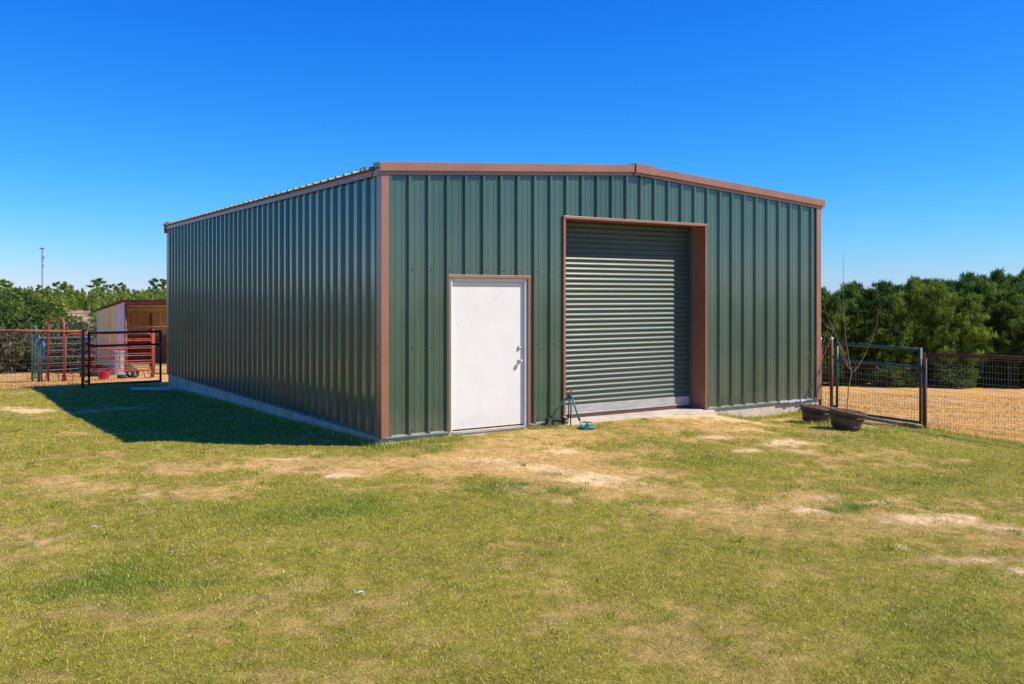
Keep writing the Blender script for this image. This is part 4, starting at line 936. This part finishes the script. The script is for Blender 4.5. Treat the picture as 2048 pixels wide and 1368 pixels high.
# far hillside wood: one mass
def wood():
    rs = np.random.RandomState(3); cs = []
    def stand(n, a0, a1, r0, r1, h):
        a = np.radians(a0+(a1-a0)*rs.rand(n)); r = np.sqrt(r0**2+(r1**2-r0**2)*rs.rand(n)); return np.stack([r*np.sin(a), r*np.cos(a)], -1), h*(.75+.5*rs.rand(n))
    A, ha = stand(2700, -48, -17, 225, 400, 5.6); B_, hb_ = stand(900, -140, -48, 90, 260, 8.5); D_, hd = stand(900, -17, 80, 100, 260, 4.6)
    # leave the brown clearing open
    for (P_, H_) in ((A, ha), (B_, hb_), (D_, hd)):
        z = gz(P_[:, 0], P_[:, 1])
        for (x, y), h, zz in zip(P_, H_, z):
            px = 1024+F*x/max(y, 1); 
            if 122+8*math.sin(y*.1) < px < 186+6*math.sin(y*.17) and 0 < y < 292: continue
            m = 26; t = rs.rand(m)**.8; rad = h*(.20 if H_ is ha else .3)*(1.05-t)**.8*np.sqrt(rs.rand(m)); an = rs.rand(m)*6.28
            cs.append(np.stack([x+rad*np.cos(an), y+rad*np.sin(an), zz+h*(.15+.85*t)], -1) if H_ is ha else np.stack([x+rad*np.cos(an), y+rad*np.sin(an), zz+h*(.15+.85*t)], -1)[::2])
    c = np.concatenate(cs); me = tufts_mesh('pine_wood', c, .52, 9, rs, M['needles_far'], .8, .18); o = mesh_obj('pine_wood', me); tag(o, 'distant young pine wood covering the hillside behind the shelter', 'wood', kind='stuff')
wood()
# emergent pines on the ridge: bare trunk, flat clumpy crown
def ridge_proto(seed, H, style):
    rs = np.random.RandomState(seed); root = empty('tall_pine'); mb = MB(); tips = []
    lean = rs.uniform(-.03,.03); top = Vector((lean*H, 0, H)); mb.tube([(0,0,-3), top*.5+Vector((.15,0,0)), top], [.35,.24,.08], 7)
    n = 9 if style else 15; b = .62 if style else .45
    for i in range(n):
        t = b+(1-b)*i/(n-1); p0 = top*t; a = rs.rand()*6.28; ln = H*(.24 if style else .26)*math.sin(math.pi*(.25+.68*(t-b)/(1-b)))*rs.uniform(.6,1.25)
        p1 = p0+Vector((math.cos(a)*ln, math.sin(a)*ln, ln*.28)); mb.tube([p0, p1], [.10,.03], 5, False)
        for j in range(26): c = p0.lerp(p1, rs.uniform(.55,1.08)); tips.append((c.x+rs.randn()*.55, c.y+rs.randn()*.55, c.z+rs.randn()*.28+.2))
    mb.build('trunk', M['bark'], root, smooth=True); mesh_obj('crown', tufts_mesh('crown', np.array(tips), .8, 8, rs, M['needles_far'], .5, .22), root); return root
RP = [ridge_proto(61+i, 17.0, i % 2) for i in range(4)]
ridge = [(8, 562, 0, 'broad dark pine at the left edge of the ridge skyline'), (78, 572, 2, 'small round pine just left of the mast foot on the ridge'), (96, 574, 0, 'small round pine just right of the mast foot on the ridge'), (118, 566, 1, 'open clumpy pine on the ridge, right of the mast'), (128, 566, 3, 'flat-topped pine touching its neighbour on the ridge, right of the mast'), (142, 572, 2, 'low dark rounded pine on the ridge between the mast and the shelter'),
         (197, 560, 2, 'broad layered pine on the skyline above the tan shelter'), (228, 570, 1, 'slim umbrella-topped pine on the ridge, left one of a pair above the shelter roof'), (243, 568, 3, 'umbrella-topped pine on the ridge, right one of a pair above the shelter roof'), (310, 560, 3, 'open-crowned pine on the ridge close to the building edge'), (325, 561, 1, 'dense-crowned pine on the ridge nearest the building edge')]
ur = set()
for (px, py, i, lab) in ridge:
    Z = 405; x, y = g_at(px, Z); h = EYE-(py-592)/F*Z-gzs(x, y); s = h/17.0; fat = {8: 1.35, 197: 1.25, 118: 1.1}.get(px, .8 if py > 569 else .95)
    o = place(RP[i], i not in ur, x, y, s*fat, rng.random()*6.28, lab, 'tall pines on the ridge', sz=s); ur.add(i)
# mast
Z = 520; p = at(84.5, 496, Z); gzz = gzs(p.x, p.y); T = empty('radio_mast', (p.x, p.y, gzz)); tag(T, 'thin grey lattice radio mast rising from the distant ridge', 'mast'); h = p.z-gzz
mb = MB(); wv = .42
for k in range(3): a = k*2.094; mb.tube([(wv*math.cos(a), wv*math.sin(a), 0), (wv*math.cos(a), wv*math.sin(a), h)], .10, 5)
nz = 24
for i in range(nz):
    for k in range(3): a = k*2.094; b2 = a+2.094; mb.tube([(wv*math.cos(a), wv*math.sin(a), h*i/nz), (wv*math.cos(b2), wv*math.sin(b2), h*(i+1)/nz)], .06, 4, False)
mb.build('lattice', M['tower'], T)
mb = MB(); mb.box(-1.4, 1.2, -.3, .3, h-.6, h+.1); mb.box(.4, 1.1, -.3, .3, h-6, h-4.6); mb.box(.4, 1.0, -.3, .3, h-10.4, h-9.4); mb.box(-.6,.6,-.5,.5,h-27.3,h-26.3); mb.build('antenna', M['tower'], T)
# nearer trees and brush beyond the left paddock
def broad_proto(seed, H, Rw, mat, name, clump=130, size=.15, per=9, low=.1):
    rs = np.random.RandomState(seed); root = empty(name); mb = MB(); mb.tube([(0,0,-.3), (.05,0,H*.35), (.1,.05,H*.7)], [.13,.09,.04], 7); tips = []
    for i in range(22):
        t = low+(1-low)*rs.rand(); a = rs.rand()*6.28; rr_ = Rw*math.sqrt(max(.05, 1-((t-.45)/.62)**2))*rs.uniform(.35,1); c = Vector((math.cos(a)*rr_, math.sin(a)*rr_, H*t))
        mb.tube([(0.05,0,H*t*.55), c*.6+Vector((0,0,H*t*.3)), c], [.05,.03,.01], 5, False); s = Rw*.27
        for j in range(clump): tips.append((c.x+rs.randn()*s, c.y+rs.randn()*s, c.z+rs.randn()*s*.7))
    mb.build('trunk', M['bark'], root, smooth=True); mesh_obj('crown', tufts_mesh('crown', np.array(tips), size, per, rs, mat, .2, .25), root); return root
BP = [broad_proto(81+i, 4.0, 1.9, M['leaves'], 'leafy_tree') for i in range(3)]; PP = [pine_proto(91+i, 4.2, 1.1, M['needles'], base=.08, size=.24, ntip=26) for i in range(2)]
BR = [broad_proto(101+i, 1.7, 1.2, M['dry_bush'], 'brush', 70, .13, 8, .15) for i in range(2)]
ub = set(); GL = 'trees along the far side of the left paddock'
spots = []
for k, (px, top, Z) in enumerate([(-60,600,52),(-20,612,50),(12,618,47),(38,628,52),(60,622,56),(88,640,50),(104,628,60),(66,640,46),(132,672,50),(30,606,62),(-5,600,66),(172,668,52),(198,662,60),(186,672,72),(150,676,46),(100,650,45),(160,676,62),(214,650,75),(-100,606,50),(-140,600,55),(75,612,70)]):
    spots.append((px, top, Z))
for k, (px, top, Z) in enumerate(spots):
    x, y = g_at(px, Z); h = EYE-(top-592)/F*Z-gzs(x, y)
    if k % 3 == 2: pr_, base_h, key = PP[k % 2], 4.2, ('p', k % 2)
    else: pr_, base_h, key = BP[k % 3], 4.0, ('b', k % 3)
    s = h/base_h
    place(pr_, key not in ub, x, y, max(.7, min(s*.9, 1.5)), rng.random()*6.28, 'young pine in the tree line beyond the left paddock' if key[0] == 'p' else 'dark leafy tree in the tree line beyond the left paddock', GL, sz=s); ub.add(key)
for key, pr_ in [(('p', i), PP[i]) for i in range(2)] + [(('b', i), BP[i]) for i in range(3)]:
    if key not in ub: place(pr_, True, -30-3*len(ub), 60, 1, 0, 'dark leafy tree in the tree line beyond the left paddock', GL)
ubr = set()
for k, px in enumerate([-30, -10, 8, 26, 44, 62, 84, 104, 122, 140, 158, 176, 192, 214]):
    Z = 43.5+rng.uniform(-.8, 2.0); x, y = g_at(px, Z); s = rng.uniform(.8, 1.25); place(BR[k % 2], k % 2 not in ubr, x, y, s, rng.random()*6.28, 'grey-green brush at the far edge of the left paddock', 'brush along the left paddock edge', 'bush', sz=s*.95); ubr.add(k % 2)
# understory brush under the right stand
for k in range(13):
    y = 56+rng.uniform(-1, 3); x = y*np.interp(k, [0, 12], [.33, .62]); s = rng.uniform(.5, .95); place(BP[k % 3], False, x, y, s*.6, rng.random()*6.28, 'low leafy shrub among the pine trunks behind the right field', 'shrubs under the right pine stand', 'bush', sz=s*.45)

# ---------------------------------------------------------------- tell look-alikes apart by their place in their row
ORD = ['first', 'second', 'third', 'fourth', 'fifth', 'sixth', 'seventh', 'eighth', 'ninth', 'tenth', 'eleventh', 'twelfth', 'thirteenth', 'fourteenth', 'fifteenth', 'sixteenth', 'seventeenth', 'eighteenth', 'nineteenth', 'twentieth', 'twenty-first', 'twenty-second', 'twenty-third', 'twenty-fourth', 'twenty-fifth', 'twenty-sixth', 'twenty-seventh', 'twenty-eighth', 'twenty-ninth', 'thirtieth']
def number(match, fmt, key=lambda o: o.location.x/max(o.location.y, 1)):
    os_ = [o for o in C.objects if o.parent is None and o.get('label') and match in o['label']]
    os_ = [o for o in os_ if -.7 < key(o) < .8]; os_.sort(key=key)
    for i, o in enumerate(os_):
        if i < 30: o['label'] = fmt.format(ORD[i])
number('green pine in the front row', '{} pine from the building corner in the front row behind the right field')
number('pine in the second row', '{} pine from the building corner in the second row behind the right field')
number('grey-green brush', 'grey-green bush at the far edge of the left paddock, {} from the left')
number('dark leafy tree in the tree line', 'dark leafy tree beyond the left paddock, {} from the left')
number('young pine in the tree line', 'young pine beyond the left paddock, {} from the left')
number('low leafy shrub among', 'low shrub under the right pines, {} from the building corner')
